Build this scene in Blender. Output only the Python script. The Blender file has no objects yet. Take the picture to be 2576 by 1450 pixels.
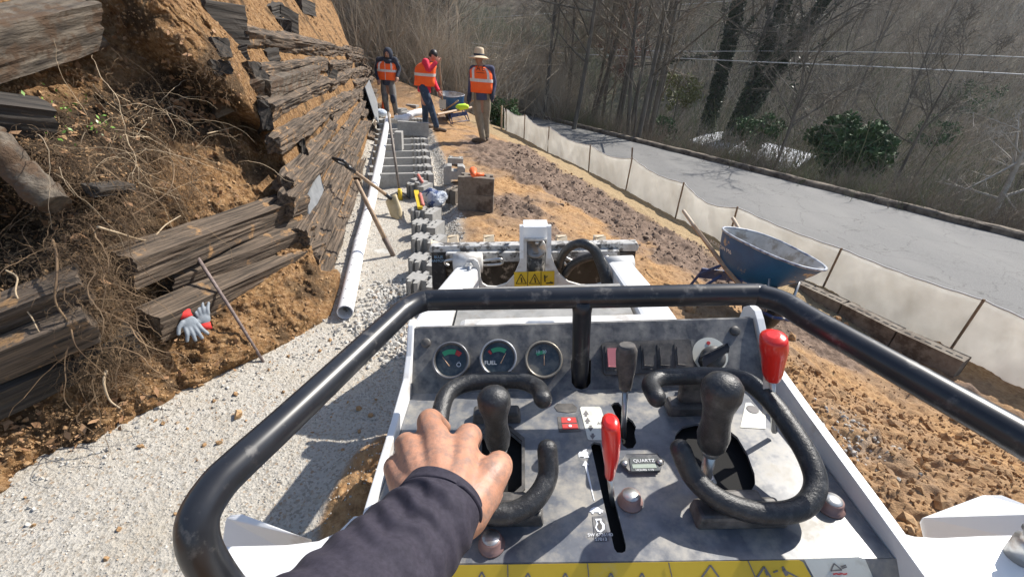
import bpy, bmesh, math, random
import numpy as np
from mathutils import Matrix, Vector
from mathutils.geometry import tessellate_polygon
random.seed(7); RNG=np.random.default_rng(7)
S=bpy.context.scene; COL=S.collection
# ---------------- camera, sky, sun, exposure ----------------
W,HH,FPX,CZ=2576.,1450.,1120.,1.75
def basis(pitch,roll,yaw):
    p,r,y=map(math.radians,(pitch,roll,yaw))
    F=np.array([math.sin(y)*math.cos(p),math.cos(y)*math.cos(p),-math.sin(p)])
    R=np.array([math.cos(y),-math.sin(y),0.]);U=np.cross(R,F)
    return R*math.cos(r)+U*math.sin(r),-R*math.sin(r)+U*math.cos(r),F
CB=basis(27.5,4.5,0); CM=basis(27.5,-2.7,-2)
CAM=np.array([0,0,CZ])
cd=bpy.data.cameras.new('camera'); co=bpy.data.objects.new('camera',cd); COL.objects.link(co)
cd.sensor_width=36; cd.lens=FPX/W*36; cd.clip_start=.02; cd.clip_end=2000
R_,U_,F_=CB
co.matrix_world=Matrix(((R_[0],U_[0],-F_[0],0),(R_[1],U_[1],-F_[1],0),(R_[2],U_[2],-F_[2],CZ),(0,0,0,1)))
S.camera=co
SUN_AZ,SUN_EL=50.,46.
wd=bpy.data.worlds.new('World'); S.world=wd; wd.use_nodes=True
nt=wd.node_tree; bg=nt.nodes['Background']; sk=nt.nodes.new('ShaderNodeTexSky')
sk.sky_type='NISHITA'; sk.sun_disc=False; sk.sun_elevation=math.radians(SUN_EL); sk.sun_rotation=math.radians(SUN_AZ)
nt.links.new(sk.outputs[0],bg.inputs[0]); bg.inputs[1].default_value=.115
sl=bpy.data.lights.new('sun','SUN'); sl.energy=4.8; sl.angle=math.radians(.5); sl.color=(1,.95,.87)
so=bpy.data.objects.new('sun',sl); COL.objects.link(so)
so.rotation_euler=(math.radians(90-SUN_EL),0,-math.radians(SUN_AZ)+math.pi)
# rotate so that the lamp shines FROM azimuth SUN_AZ (clockwise from +Y)
dv=Vector((math.sin(math.radians(SUN_AZ))*math.cos(math.radians(SUN_EL)),math.cos(math.radians(SUN_AZ))*math.cos(math.radians(SUN_EL)),math.sin(math.radians(SUN_EL))))
so.rotation_euler=dv.to_track_quat('Z','Y').to_euler(); so.location=(20,20,40)
S.view_settings.view_transform='Standard'; S.view_settings.look='None'; S.view_settings.exposure=0.62; S.view_settings.gamma=1
S.cycles.max_bounces=5; S.cycles.transparent_max_bounces=8
# ---------------- projection helpers (world and machine frames) ----------------
def ray(px,py,B=CB):
    return ((px-W/2)*B[0]-(py-HH/2)*B[1])/FPX+B[2]
def at(px,py,z):
    d=ray(px,py); return d*((z-CZ)/d[2])+CAM
def dep(px,py,zc): return ray(px,py)*zc+CAM
def proj(P):
    v=np.asarray(P)-CAM; z=v@CB[2]; return W/2+FPX*(v@CB[0])/z, HH/2-FPX*(v@CB[1])/z, z
A_MW=np.array(CB).T@np.array(CM)
def MW(V): return np.asarray(V)@A_MW.T+CAM
def mz(px,py,z): d=ray(px,py,CM); return d*(z/d[2])
def my(px,py,y): d=ray(px,py,CM); return d*(y/d[1])
def mx(px,py,x): d=ray(px,py,CM); return d*(x/d[0])
def mpl(px,py,p0,n): d=ray(px,py,CM); return d*(np.dot(p0,n)/np.dot(d,n))
def mdep(P): return float(np.dot(P,CM[2]))
# ---------------- noise ----------------
def _h(i,j,k,s):
    n=(i*374761393+j*668265263+k*2147483647+s*974711)&0xffffffff
    n=((n^(n>>13))*1274126177)&0xffffffff
    return ((n^(n>>16))&0xffff)/65535.
def vnoise(P,s=0):
    P=np.asarray(P,float); I=np.floor(P).astype(np.int64); f=P-I; f=f*f*(3-2*f); r=0
    for a in (0,1):
        for b in (0,1):
            for c in (0,1):
                w=(f[:,0] if a else 1-f[:,0])*(f[:,1] if b else 1-f[:,1])*(f[:,2] if c else 1-f[:,2])
                r=r+w*_h(I[:,0]+a,I[:,1]+b,I[:,2]+c,s)
    return r*2-1
def fbm(P,scale,octv=4,s=0,gain=.5):
    P=np.asarray(P,float); r=0; a=1; t=0
    for o in range(octv):
        r=r+a*vnoise(P*scale*2**o+o*17.3,s+o); t+=a; a*=gain
    return r/t
def sst(a,b,x): t=np.clip((x-a)/(b-a),0,1); return t*t*(3-2*t)
# ---------------- mesh builder ----------------
def crom(pts,n=6):
    P=[np.asarray(p,float) for p in pts]; P=[2*P[0]-P[1]]+P+[2*P[-1]-P[-2]]; o=[]
    for i in range(1,len(P)-2):
        for k in range(n):
            t=k/n; a,b,c,d=P[i-1:i+3]
            o.append(.5*((2*b)+(c-a)*t+(2*a-5*b+4*c-d)*t*t+(3*b-a-3*c+d)*t**3))
    o.append(P[-2]); return o
class MB:
    def __init__(s): s.v=[]; s.f=[]; s.sm=[]
    def add(s,v,f,smooth=False):
        b=len(s.v); s.v.extend([tuple(map(float,p)) for p in v]); s.f.extend([tuple(i+b for i in q) for q in f]); s.sm.extend([smooth]*len(f)); return s
    def box(s,c,size,R=None,taper=1):
        c=np.asarray(c,float); h=np.asarray(size,float)/2; v=[]
        for z in (-1,1):
            k=taper if z>0 else 1
            for x,y in ((-1,-1),(1,-1),(1,1),(-1,1)): v.append(np.array([x*h[0]*k,y*h[1]*k,z*h[2]]))
        if R is not None: v=[R@p for p in v]
        return s.add([p+c for p in v],[(3,2,1,0),(4,5,6,7),(0,1,5,4),(1,2,6,5),(2,3,7,6),(3,0,4,7)])
    def tube(s,pts,r,n=10,smooth=True,cap=True,round_=False,flat=1.):
        P=[np.asarray(p,float) for p in pts]; m=len(P)
        r=list(r) if hasattr(r,'__len__') else [r]*m
        if len(r)!=m: r=list(np.interp(np.linspace(0,1,m),np.linspace(0,1,len(r)),r))
        if round_:
            for e in (0,1):
                a,b=(P[0],P[1]) if e==0 else (P[-1],P[-2]); d=(a-b)/np.linalg.norm(a-b); rr=r[0] if e==0 else r[-1]
                ex=[(a+d*rr*math.sin(t),rr*math.cos(t)) for t in (.5,.95,1.35)]
                if e==0: P=[q for q,_ in ex[::-1]]+P; r=[q for _,q in ex[::-1]]+r
                else: P+=[q for q,_ in ex]; r+=[q for _,q in ex]
            m=len(P)
        t=P[1]-P[0]; u=np.cross(t,[0,0,1.]); 
        if np.linalg.norm(u)<1e-6*np.linalg.norm(t)+1e-12: u=np.cross(t,[1.,0,0])
        u/=np.linalg.norm(u); V=[]
        for i in range(m):
            t=P[min(i+1,m-1)]-P[max(i-1,0)]; L=np.linalg.norm(t); t=t/L if L>0 else np.array([0,0,1.])
            u=u-t*np.dot(u,t); u/=np.linalg.norm(u); w=np.cross(t,u)
            for k in range(n):
                a=2*math.pi*k/n; V.append(P[i]+r[i]*(math.cos(a)*u+math.sin(a)*w*flat))
        F=[(i*n+k,i*n+(k+1)%n,(i+1)*n+(k+1)%n,(i+1)*n+k) for i in range(m-1) for k in range(n)]
        s.add(V,F,smooth)
        if cap:
            b=len(s.v)-len(V); s.f.append(tuple(b+k for k in range(n))[::-1]); s.f.append(tuple(b+(m-1)*n+k for k in range(n))); s.sm+= [False,False]
        return s
    def loft(s,secs,n=20,smooth=True,cap=True,tw=2.3):
        V=[]
        for (x,y,z,rx,ry) in secs:
            for k in range(n):
                a=2*math.pi*k/n; c,d=math.cos(a),math.sin(a)
                V.append((x+rx*math.copysign(abs(c)**(2/tw),c),y+ry*math.copysign(abs(d)**(2/tw),d),z))
        m=len(secs); F=[(i*n+k,i*n+(k+1)%n,(i+1)*n+(k+1)%n,(i+1)*n+k) for i in range(m-1) for k in range(n)]
        s.add(V,F,smooth)
        if cap:
            b=len(s.v)-len(V); s.f.append(tuple(b+k for k in range(n))[::-1]); s.f.append(tuple(b+(m-1)*n+k for k in range(n))); s.sm+=[False,False]
        return s
    def prism(s,loops,ext,smooth=False):
        """loops: list of 3D loops (first outer, rest holes), extruded by vector ext"""
        ext=np.asarray(ext,float); loops=[[np.asarray(p,float) for p in L] for L in loops]
        flat=[p for L in loops for p in L]; N=len(flat)
        tri=tessellate_polygon([[Vector(p) for p in L] for L in loops])
        nrm=np.zeros(3)
        for a,b,c in tri: nrm+=np.cross(flat[b]-flat[a],flat[c]-flat[a])
        fl=np.dot(nrm,ext)>0
        F=[]
        for a,b,c in tri:
            F.append((a,b,c) if not fl else (c,b,a)); F.append((c+N,b+N,a+N) if not fl else (a+N,b+N,c+N))
        o=0
        for L in loops:
            k=len(L)
            for i in range(k): F.append((o+i,o+(i+1)%k,o+(i+1)%k+N,o+i+N))
            o+=k
        s.add(flat+[p+ext for p in flat],F,smooth); return s
    def sphere(s,c,r,n=12,m=8,R=None):
        c=np.asarray(c,float); r=np.asarray([r]*3 if not hasattr(r,'__len__') else r,float); V=[np.array([0,0,-1.])]
        for i in range(1,m):
            t=-math.pi/2+math.pi*i/m
            for k in range(n): a=2*math.pi*k/n; V.append(np.array([math.cos(t)*math.cos(a),math.cos(t)*math.sin(a),math.sin(t)]))
        V.append(np.array([0,0,1.])); V=[p*r for p in V]
        if R is not None: V=[R@p for p in V]
        F=[(0,1+(k+1)%n,1+k) for k in range(n)]
        F+=[(1+i*n+k,1+i*n+(k+1)%n,1+(i+1)*n+(k+1)%n,1+(i+1)*n+k) for i in range(m-2) for k in range(n)]
        e=1+(m-2)*n; F+=[(e+k,e+(k+1)%n,e+n) for k in range(n)]
        return s.add([p+c for p in V],F,True)
    def lathe(s,prof,o,ax,n=24,smooth=True):
        """prof: (radius, height) list along axis ax from o"""
        o=np.asarray(o,float); ax=np.asarray(ax,float); ax=ax/np.linalg.norm(ax)
        return s.tube([o+ax*h for _,h in prof],[max(r,1e-5) for r,_ in prof],n,smooth) if all(prof[i+1][1]>prof[i][1] for i in range(len(prof)-1)) else s._lath(prof,o,ax,n,smooth)
    def _lath(s,prof,o,ax,n,smooth,cap=True):
        o=np.asarray(o,float); ax=np.asarray(ax,float); ax=ax/np.linalg.norm(ax)
        u=np.cross(ax,[0,0,1.]); u=np.cross(ax,[1.,0,0]) if np.linalg.norm(u)<1e-3 else u; u/=np.linalg.norm(u); w=np.cross(ax,u); V=[]
        for r,h in prof:
            for k in range(n): a=2*math.pi*k/n; V.append(o+ax*h+r*(math.cos(a)*u+math.sin(a)*w))
        m=len(prof); F=[(i*n+k,i*n+(k+1)%n,(i+1)*n+(k+1)%n,(i+1)*n+k) for i in range(m-1) for k in range(n)]
        s.add(V,F,smooth); b=len(s.v)-len(V)
        if not cap: return s
        s.f.append(tuple(b+k for k in range(n))[::-1]); s.f.append(tuple(b+(m-1)*n+k for k in range(n))); s.sm+=[False,False]; return s
    def build(s,name,mat,parent=None,xf=None,bevel=0,remesh=0,smooth_it=0,local=False):
        V=np.array(s.v,float)
        if xf is not None: V=xf(V)
        me=bpy.data.meshes.new(name); me.from_pydata(V.tolist(),[],s.f); me.update()
        me.polygons.foreach_set('use_smooth',s.sm)
        return obj(name,me,mat,parent,bevel,remesh,smooth_it,local)
def wloc(o):
    v=Vector((0,0,0))
    while o is not None: v+=o.location; o=o.parent
    return v
def obj(name,me,mat,parent=None,bevel=0,remesh=0,smooth_it=0,local=False):
    o=bpy.data.objects.new(name,me); COL.objects.link(o)
    if mat is not None: me.materials.append(mat)
    if parent is not None:
        o.parent=parent
        if not local: o.location=-wloc(parent)
    if remesh:
        m=o.modifiers.new('remesh','REMESH'); m.mode='VOXEL'; m.voxel_size=remesh; m.use_smooth_shade=True
        if smooth_it: q=o.modifiers.new('smooth','SMOOTH'); q.factor=.6; q.iterations=smooth_it
    if bevel:
        m=o.modifiers.new('bevel','BEVEL'); m.width=bevel; m.segments=2; m.limit_method='ANGLE'; m.angle_limit=math.radians(40)
    return o
def empty(name,loc,rz=0): 
    o=bpy.data.objects.new(name,None); COL.objects.link(o); o.location=tuple(map(float,loc)); o.rotation_euler=(0,0,rz); o.empty_display_size=.1; return o
def tag(o,label=None,cat=None,group=None,kind=None):
    if label: o['label']=label
    if cat: o['category']=cat
    if group: o['group']=group
    if kind: o['kind']=kind
    return o
def copytree(o,parent=None):
    c=o.copy(); COL.objects.link(c)
    if parent is not None: c.parent=parent
    for ch in list(o.children): copytree(ch,c)
    return c
def text_mesh(name,txt,size,o,xdir,ydir,mat,parent,xf=None,ext=.0004,local=False,font_scale=(1,1)):
    cu=bpy.data.curves.new('t','FONT'); cu.body=txt; cu.size=size; cu.align_x='CENTER'; cu.align_y='CENTER'; cu.extrude=0
    t=bpy.data.objects.new('t',cu); COL.objects.link(t); bpy.context.view_layer.update()
    me=bpy.data.meshes.new_from_object(t); bpy.data.objects.remove(t); bpy.data.curves.remove(cu)
    V=np.array([v.co[:] for v in me.vertices]); F=[tuple(p.vertices) for p in me.polygons]; bpy.data.meshes.remove(me)
    if len(V)==0: return None
    xd=np.asarray(xdir,float); yd=np.asarray(ydir,float); n=np.cross(xd,yd); n/=np.linalg.norm(n)
    mb=MB(); mb.add([np.asarray(o)+xd*p[0]*font_scale[0]+yd*p[1]*font_scale[1]+n*ext for p in V],F)
    return mb.build(name,mat,parent,xf,local=local)
def grid_mesh(name,V,nr,nc,mat,attr=None,uvw=None):
    me=bpy.data.meshes.new(name); me.vertices.add(nr*nc); me.vertices.foreach_set('co',np.asarray(V,np.float32).ravel())
    i,j=np.meshgrid(np.arange(nr-1),np.arange(nc-1),indexing='ij'); a=(i*nc+j).ravel(); q=np.stack([a,a+1,a+nc+1,a+nc],1).astype(np.int32)
    me.loops.add(q.size); me.loops.foreach_set('vertex_index',q.ravel()); me.polygons.add(len(q))
    me.polygons.foreach_set('loop_start',np.arange(0,q.size,4,dtype=np.int32)); 
    me.polygons.foreach_set('use_smooth',np.ones(len(q),bool)); me.update(calc_edges=True)
    if attr is not None:
        ca=me.color_attributes.new('zone','FLOAT_COLOR','POINT'); ca.data.foreach_set('color',np.asarray(attr,np.float32).ravel())
    o=bpy.data.objects.new(name,me); COL.objects.link(o); me.materials.append(mat); return o
def tri_mesh(name,V,F,mat,smooth=False,parent=None,local=False,k=3):
    me=bpy.data.meshes.new(name); V=np.asarray(V,np.float32); F=np.asarray(F,np.int32)
    me.vertices.add(len(V)); me.vertices.foreach_set('co',V.ravel()); me.loops.add(F.size); me.loops.foreach_set('vertex_index',F.ravel())
    me.polygons.add(len(F)); me.polygons.foreach_set('loop_start',np.arange(0,F.size,k,dtype=np.int32))
    me.polygons.foreach_set('use_smooth',np.full(len(F),smooth)); me.update(calc_edges=True)
    return obj(name,me,mat,parent,local=local)
# ---------------- materials ----------------
def ramp(nt,fac,stops):
    r=nt.nodes.new('ShaderNodeValToRGB'); e=r.color_ramp.elements
    while len(e)<len(stops): e.new(.5)
    for i,(p,c) in enumerate(stops): e[i].position=p; e[i].color=(*c,1) if len(c)==3 else c
    nt.links.new(fac,r.inputs[0]); return r.outputs[0]
def coords(nt,stretch=(1,1,1),kind='Object'):
    tc=nt.nodes.new('ShaderNodeTexCoord'); mp=nt.nodes.new('ShaderNodeMapping'); mp.inputs['Scale'].default_value=stretch
    nt.links.new(tc.outputs[kind],mp.inputs[0]); return mp.outputs[0]
def noise(nt,co,scale,detail=6,rough=.6,dist=0):
    n=nt.nodes.new('ShaderNodeTexNoise'); n.inputs['Scale'].default_value=scale; n.inputs['Detail'].default_value=detail; n.inputs['Roughness'].default_value=rough; n.inputs['Distortion'].default_value=dist
    nt.links.new(co,n.inputs['Vector']); return n.outputs[0]
def voro(nt,co,scale,out='Color',feat='F1'):
    n=nt.nodes.new('ShaderNodeTexVoronoi'); n.feature=feat; n.inputs['Scale'].default_value=scale; nt.links.new(co,n.inputs['Vector']); return n.outputs[out]
def mixc(nt,f,a,b,bt='MIX'):
    m=nt.nodes.new('ShaderNodeMix'); m.data_type='RGBA'; m.blend_type=bt
    for v,s in ((f,m.inputs[0]),(a,m.inputs[6]),(b,m.inputs[7])):
        if isinstance(v,(int,float)): s.default_value=v
        elif isinstance(v,tuple): s.default_value=(*v,1)
        else: nt.links.new(v,s)
    return m.outputs[2]
def bumpn(nt,h,strength,dist,prev=None):
    b=nt.nodes.new('ShaderNodeBump'); b.inputs['Strength'].default_value=strength; b.inputs['Distance'].default_value=dist; nt.links.new(h,b.inputs['Height'])
    if prev is not None: nt.links.new(prev,b.inputs['Normal'])
    return b.outputs[0]
def newmat(name):
    m=bpy.data.materials.new(name); m.use_nodes=True; return m,m.node_tree,m.node_tree.nodes['Principled BSDF']
def mat(name,c1,c2=None,scale=8,rough=.7,metal=0,bump=0,bscale=None,bdist=.002,stretch=(1,1,1),dirt=None,dscale=3,dlo=.5,dhi=.65,spec=.5,coat=0,rvar=0,detail=6):
    m,nt,b=newmat(name); co_=coords(nt,stretch); c2=c2 or tuple(min(1,x*1.25) for x in c1)
    n=noise(nt,co_,scale,detail); c=ramp(nt,n,[(.32,c1),(.68,c2)])
    rgh=rough
    if dirt:
        dn=noise(nt,coords(nt),dscale,7,.65); f=ramp(nt,dn,[(dlo,(0,0,0)),(dhi,(1,1,1))]); c=mixc(nt,f,c,dirt)
        if rvar: rr=ramp(nt,dn,[(dlo,(rough,)*3),(dhi,(min(1,rough+rvar),)*3)]); nt.links.new(rr,b.inputs['Roughness'])
    nt.links.new(c,b.inputs['Base Color'])
    if not (dirt and rvar): b.inputs['Roughness'].default_value=rgh
    b.inputs['Metallic'].default_value=metal; b.inputs['Specular IOR Level'].default_value=spec; b.inputs['Coat Weight'].default_value=coat
    if bump:
        nt.links.new(bumpn(nt,noise(nt,co_,bscale or scale*3,5,.65),bump,bdist),b.inputs['Normal'])
    return m
def stonemat(name,stops,scale,rough=.9,bump=1.,bd=.01,big=None):
    m,nt,b=newmat(name); c=coords(nt); v=voro(nt,c,scale); s=nt.nodes.new('ShaderNodeSeparateColor'); nt.links.new(v,s.inputs[0])
    col=ramp(nt,s.outputs[0],stops)
    if big: col=mixc(nt,ramp(nt,noise(nt,c,big[1],5),[(big[2],(0,0,0)),(big[3],(1,1,1))]),col,big[0])
    nt.links.new(col,b.inputs['Base Color']); b.inputs['Roughness'].default_value=rough
    nt.links.new(bumpn(nt,voro(nt,c,scale,'Distance'),bump,bd),b.inputs['Normal']); return m
MT={}
MT['white_paint']=mat('white_paint',(.72,.73,.74),(.80,.80,.79),6,.38,dirt=(.42,.34,.25),dscale=9,dlo=.60,dhi=.80)
MT['white_dusty']=mat('white_dusty',(.55,.54,.52),(.68,.67,.64),9,.5,dirt=(.30,.25,.2),dscale=12,dlo=.52,dhi=.75)
MT['black_paint']=mat('black_paint',(.014,.015,.019),(.024,.026,.031),20,.32,dirt=(.17,.16,.15),dscale=34,dlo=.56,dhi=.78,rvar=.3,stretch=(1,1,1))
MT['rubber']=mat('rubber',(.02,.021,.023),(.032,.033,.035),60,.36,bump=.9,bscale=260,bdist=.0012,dirt=(.1,.1,.098),dscale=70,dlo=.52,dhi=.8)
MT['deck']=mat('deck',(.10,.108,.125),(.185,.192,.205),38,.3,dirt=(.36,.33,.275),dscale=22,dlo=.46,dhi=.70,rvar=.35,spec=.7,bump=.12,bscale=130,bdist=.0006)
MT['panel']=mat('panel',(.045,.05,.06),(.13,.13,.135),45,.38,dirt=(.27,.26,.24),dscale=26,dlo=.42,dhi=.68,rvar=.3,bump=.12,bscale=200,bdist=.0005)
MT['plastic']=mat('plastic',(.035,.034,.034),(.075,.073,.07),50,.5,dirt=(.2,.18,.16),dscale=30,dlo=.42,dhi=.75)
MT['red_plastic']=mat('red_plastic',(.62,.018,.012),(.75,.03,.02),20,.28,dirt=(.6,.2,.14),dscale=40,dlo=.62,dhi=.85,coat=.3)
MT['pink_plastic']=mat('pink_plastic',(.6,.2,.22),(.68,.27,.28),20,.5)
MT['steel']=mat('steel',(.42,.42,.42),(.6,.6,.58),30,.35,metal=.8,dirt=(.2,.12,.08),dscale=30,dlo=.55,dhi=.75)
MT['brown_steel']=mat('brown_steel',(.2,.12,.11),(.3,.19,.17),25,.45,metal=.2)
MT['hole']=mat('hole',(.006,.006,.006),(.01,.01,.01),10,.9)
MT['yellow']=mat('yellow',(.62,.42,.02),(.70,.48,.03),14,.45,dirt=(.5,.42,.2),dscale=20,dlo=.6,dhi=.85)
MT['white_decal']=mat('white_decal',(.62,.62,.55),(.72,.72,.64),14,.5,dirt=(.45,.42,.33),dscale=40,dlo=.55,dhi=.8)
MT['black_ink']=mat('black_ink',(.015,.015,.015),(.02,.02,.02),10,.6)
MT['white_ink']=mat('white_ink',(.7,.72,.75),(.78,.8,.82),10,.5)
MT['grey_ink']=mat('grey_ink',(.14,.13,.13),(.18,.17,.17),10,.6)
MT['green_ink']=mat('green_ink',(.05,.35,.16),(.07,.42,.2),10,.5)
MT['red_ink']=mat('red_ink',(.5,.04,.04),(.58,.06,.05),10,.5)
MT['muddy_black']=mat('muddy_black',(.012,.012,.012),(.05,.047,.043),14,.6,dirt=(.33,.31,.28),dscale=18,dlo=.55,dhi=.66,stretch=(1,1,.35))
MT['worn_white']=mat('worn_white',(.34,.33,.31),(.6,.59,.57),16,.55,dirt=(.1,.09,.08),dscale=24,dlo=.50,dhi=.58)
MT['tan_steel']=mat('tan_steel',(.5,.4,.27),(.62,.52,.38),12,.6)
MT['concrete']=mat('concrete',(.27,.262,.245),(.36,.35,.33),30,.9,bump=.5,bscale=160,bdist=.003,dirt=(.40,.385,.355),dscale=6,dlo=.5,dhi=.7)
MT['wet_concrete']=mat('wet_concrete',(.14,.115,.09),(.22,.19,.155),18,.9,bump=.5,bscale=140,bdist=.003,dirt=(.08,.06,.045),dscale=5,dlo=.5,dhi=.62)
MT['pvc']=mat('pvc',(.78,.78,.80),(.84,.84,.85),8,.35,dirt=(.6,.56,.5),dscale=7,dlo=.6,dhi=.85)
MT['wood_handle']=mat('wood_handle',(.26,.17,.10),(.42,.3,.2),30,.65,stretch=(1,1,1))
MT['pale_wood']=mat('pale_wood',(.45,.36,.25),(.58,.48,.36),20,.7)
MT['tie']=mat('tie',(.009,.007,.0055),(.21,.155,.11),50,.92,stretch=(.045,1,1),bump=1.,bscale=60,bdist=.02,detail=9,dirt=(.36,.21,.095),dscale=8,dlo=.585,dhi=.67)
MT['tie_dark']=mat('tie_dark',(.006,.006,.006),(.075,.062,.05),34,.9,stretch=(.06,1,1),bump=1.,bscale=30,bdist=.012,detail=8)
MT['tie_grey']=mat('tie_grey',(.04,.031,.024),(.2,.165,.125),26,.95,stretch=(.18,1,1),bump=1.,bscale=50,bdist=.014,dirt=(.09,.055,.032),dscale=9,dlo=.47,dhi=.58)
MT['slate']=mat('slate',(.17,.18,.19),(.25,.26,.27),10,.6)
MT['blue_tray']=mat('blue_tray',(.008,.075,.2),(.014,.105,.27),9,.45,dirt=(.42,.33,.22),dscale=4.2,dlo=.60,dhi=.64)
MT['cement']=mat('cement',(.38,.37,.35),(.55,.54,.52),9,.85,bump=.6,bscale=30,bdist=.006,dirt=(.3,.27,.23),dscale=8,dlo=.5,dhi=.6)
MT['blue_steel']=mat('blue_steel',(.015,.035,.12),(.03,.06,.17),20,.5,dirt=(.3,.26,.2),dscale=14,dlo=.55,dhi=.7)
MT['fabric']=mat('silt_fabric',(.46,.44,.40),(.56,.54,.5),3,.8,bump=.2,bscale=300,bdist=.002,dirt=(.42,.36,.28),dscale=2,dlo=.5,dhi=.75)
MT['stake']=mat('stake',(.16,.1,.06),(.27,.18,.11),20,.8)
MT['asphalt']=None
MT['grey_panel']=mat('grey_panel',(.2,.2,.19),(.34,.33,.31),14,.6,dirt=(.2,.17,.13),dscale=12,dlo=.5,dhi=.7)
MT['skin']=mat('skin',(.46,.19,.115),(.56,.26,.165),18,.5,bump=.35,bscale=170,bdist=.0012)
MT['skin_dark']=mat('skin_dark',(.30,.15,.095),(.36,.19,.12),20,.55)
MT['sleeve']=mat('sleeve',(.018,.015,.026),(.034,.029,.045),220,.85,bump=.3,bscale=700,bdist=.0008)
MT['vest']=mat('vest',(.95,.11,.012),(1.,.15,.02),10,.75)
MT['silver']=mat('silver',(.6,.55,.52),(.7,.65,.62),30,.5)
MT['navy']=mat('navy',(.02,.027,.045),(.04,.048,.07),10,.9)
MT['purple']=mat('purple',(.045,.05,.1),(.07,.075,.13),10,.9)
MT['red_cloth']=mat('red_cloth',(.6,.015,.05),(.7,.03,.07),10,.85)
MT['jeans']=mat('jeans',(.014,.028,.06),(.04,.07,.12),12,.9,dirt=(.2,.24,.28),dscale=14,dlo=.6,dhi=.75)
MT['grey_cloth']=mat('grey_cloth',(.13,.12,.11),(.2,.19,.175),12,.9,dirt=(.3,.26,.22),dscale=10,dlo=.6,dhi=.7)
MT['khaki']=mat('khaki',(.22,.18,.125),(.31,.26,.19),12,.9)
MT['straw']=mat('straw',(.55,.42,.27),(.66,.53,.37),50,.8,bump=.4,bscale=200,bdist=.003)
MT['hair']=mat('hair',(.01,.008,.007),(.02,.016,.014),40,.5)
MT['boot']=mat('boot',(.1,.07,.045),(.16,.11,.075),30,.8)
MT['orange']=mat('orange',(.85,.13,.03),(.9,.18,.05),10,.5)
MT['lime']=mat('lime',(.5,.85,.03),(.6,.92,.06),10,.7)
MT['leaf_green']=mat('leaf_green',(.02,.05,.018),(.06,.12,.04),2,.4)
MT['bag']=mat('bag',(.5,.55,.65),(.7,.72,.78),20,.2)
MT['glove_grey']=mat('glove_grey',(.19,.22,.25),(.3,.33,.36),30,.7,bump=.5,bscale=120,bdist=.002)
MT['bark']=mat('bark',(.07,.062,.05),(.19,.17,.14),6,.95,stretch=(1,1,.2))
MT['bark_grey']=mat('bark_grey',(.13,.12,.105),(.26,.24,.21),6,.95)
MT['bark_pale']=mat('bark_pale',(.3,.27,.23),(.45,.42,.37),6,.9)
MT['twig']=mat('twig',(.14,.115,.088),(.33,.28,.215),1.2,.95)
MT['ivy']=mat('ivy',(.012,.024,.01),(.035,.06,.02),3,.6)
MT['root']=mat('root',(.07,.042,.024),(.27,.18,.10),5,.9)
MT['root_pale']=mat('root_pale',(.36,.27,.17),(.5,.39,.26),9,.8)
MT['dead_leaf']=mat('dead_leaf',(.2,.1,.045),(.4,.24,.13),6,.8)
MT['russet']=mat('russet',(.11,.035,.02),(.2,.07,.04),5,.8)
MT['rust_white']=mat('roofing',(.66,.69,.74),(.8,.82,.86),5,.45)
# =============== GROUND ===============
KX,KY=12.9,11.1
def eK(x,y): return (x-KX)*.831+(y-KY)*.556
def kpt(s,off,z):  # s along kerb (direction -.556,.831), off = distance past kerb line
    return np.array([KX-.556*s+.831*off,KY+.831*s+.556*off,z])
FENCE=[((1275,330),-.30,(1275,275)),((1320,350),-.33,(1322,290)),((1380,385),-.40,(1383,320)),((1483,432),-.50,(1487,366)),((1575,482),-.53,(1592,398)),((1700,552),-.58,(1722,461)),((1830,620),-.68,(1857,522)),((2070,725),-.75,(2118,626)),((2390,880),-.80,(2475,755))]
fb=[at(*p,z) for p,z,_ in FENCE]
_e=fb[-1]+(fb[-1]-fb[-2])*.8; _e[2]=-.84; fb_ext=fb+[_e]
gc=[(-2,1,0),(-1.3,2.7,0),(-1.5,4,0),(-2,6,0),(-3,10,0),(-4,13,0),(-1,3,0),(-1.2,5,0),(-2,8,0),(-3,12,0),(-1,0,0),(-.6,1.5,0),(0,-2,0),(-3,-2,0),
 (-.35,3.5,.12),(-.5,4.4,.12),(-.75,5.6,.10),(-1.1,7,.08),(-.9,10,.03),(-2,11,.06),(.5,5,.0),(.5,8,-.05),(0,10.5,-.1),(.3,3.2,-.02),(1.2,3.2,-.1),(2.2,3.45,-.2),(1.95,4.4,-.22),(1.7,2,-.22),(1.4,1,-.2),(2.5,2,-.35),(3.2,1.5,-.45),(1.5,-1,-.2),(3.5,-2,-.6),
 (2.9,3.2,-.62),(3.6,3.1,-.88),(4.4,3.0,-.88),(3.1,4.2,-.78)]
gc+= [tuple(p) for p in fb_ext]
for a in fb_ext: gc.append((a[0]+1.1,a[1]+.75,a[2]-.3))
for s in (-30,-15,-5,3,10,17,24,32): gc+= [tuple(kpt(s,-7.6,-1.56)),tuple(kpt(s,0,-1.56)),tuple(kpt(s,-4,-1.56))]
gc+=[(-5.5,14,.3),(-7,18,.5),(-4.4,15.5,.9),(-2.8,15.2,.4),(-1.7,15.6,-.1),(-3,18,-.2),(0,17,-.8),(-12,24,0),(-9,12,3)]
gc=np.array(gc,float)
def _k(a,b): return np.hypot(a[:,None,0]-b[None,:,0],a[:,None,1]-b[None,:,1])
_n=len(gc); _A=np.zeros((_n+3,_n+3)); _A[:_n,:_n]=_k(gc,gc)-1e-3*np.eye(_n); _A[:_n,_n]=1; _A[:_n,n_:=_n+1]=gc[:,0]; _A[:_n,_n+2]=gc[:,1]; _A[_n:,:_n]=_A[:_n,_n:].T
_w=np.linalg.solve(_A,np.concatenate([gc[:,2],[0,0,0]]))
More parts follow.
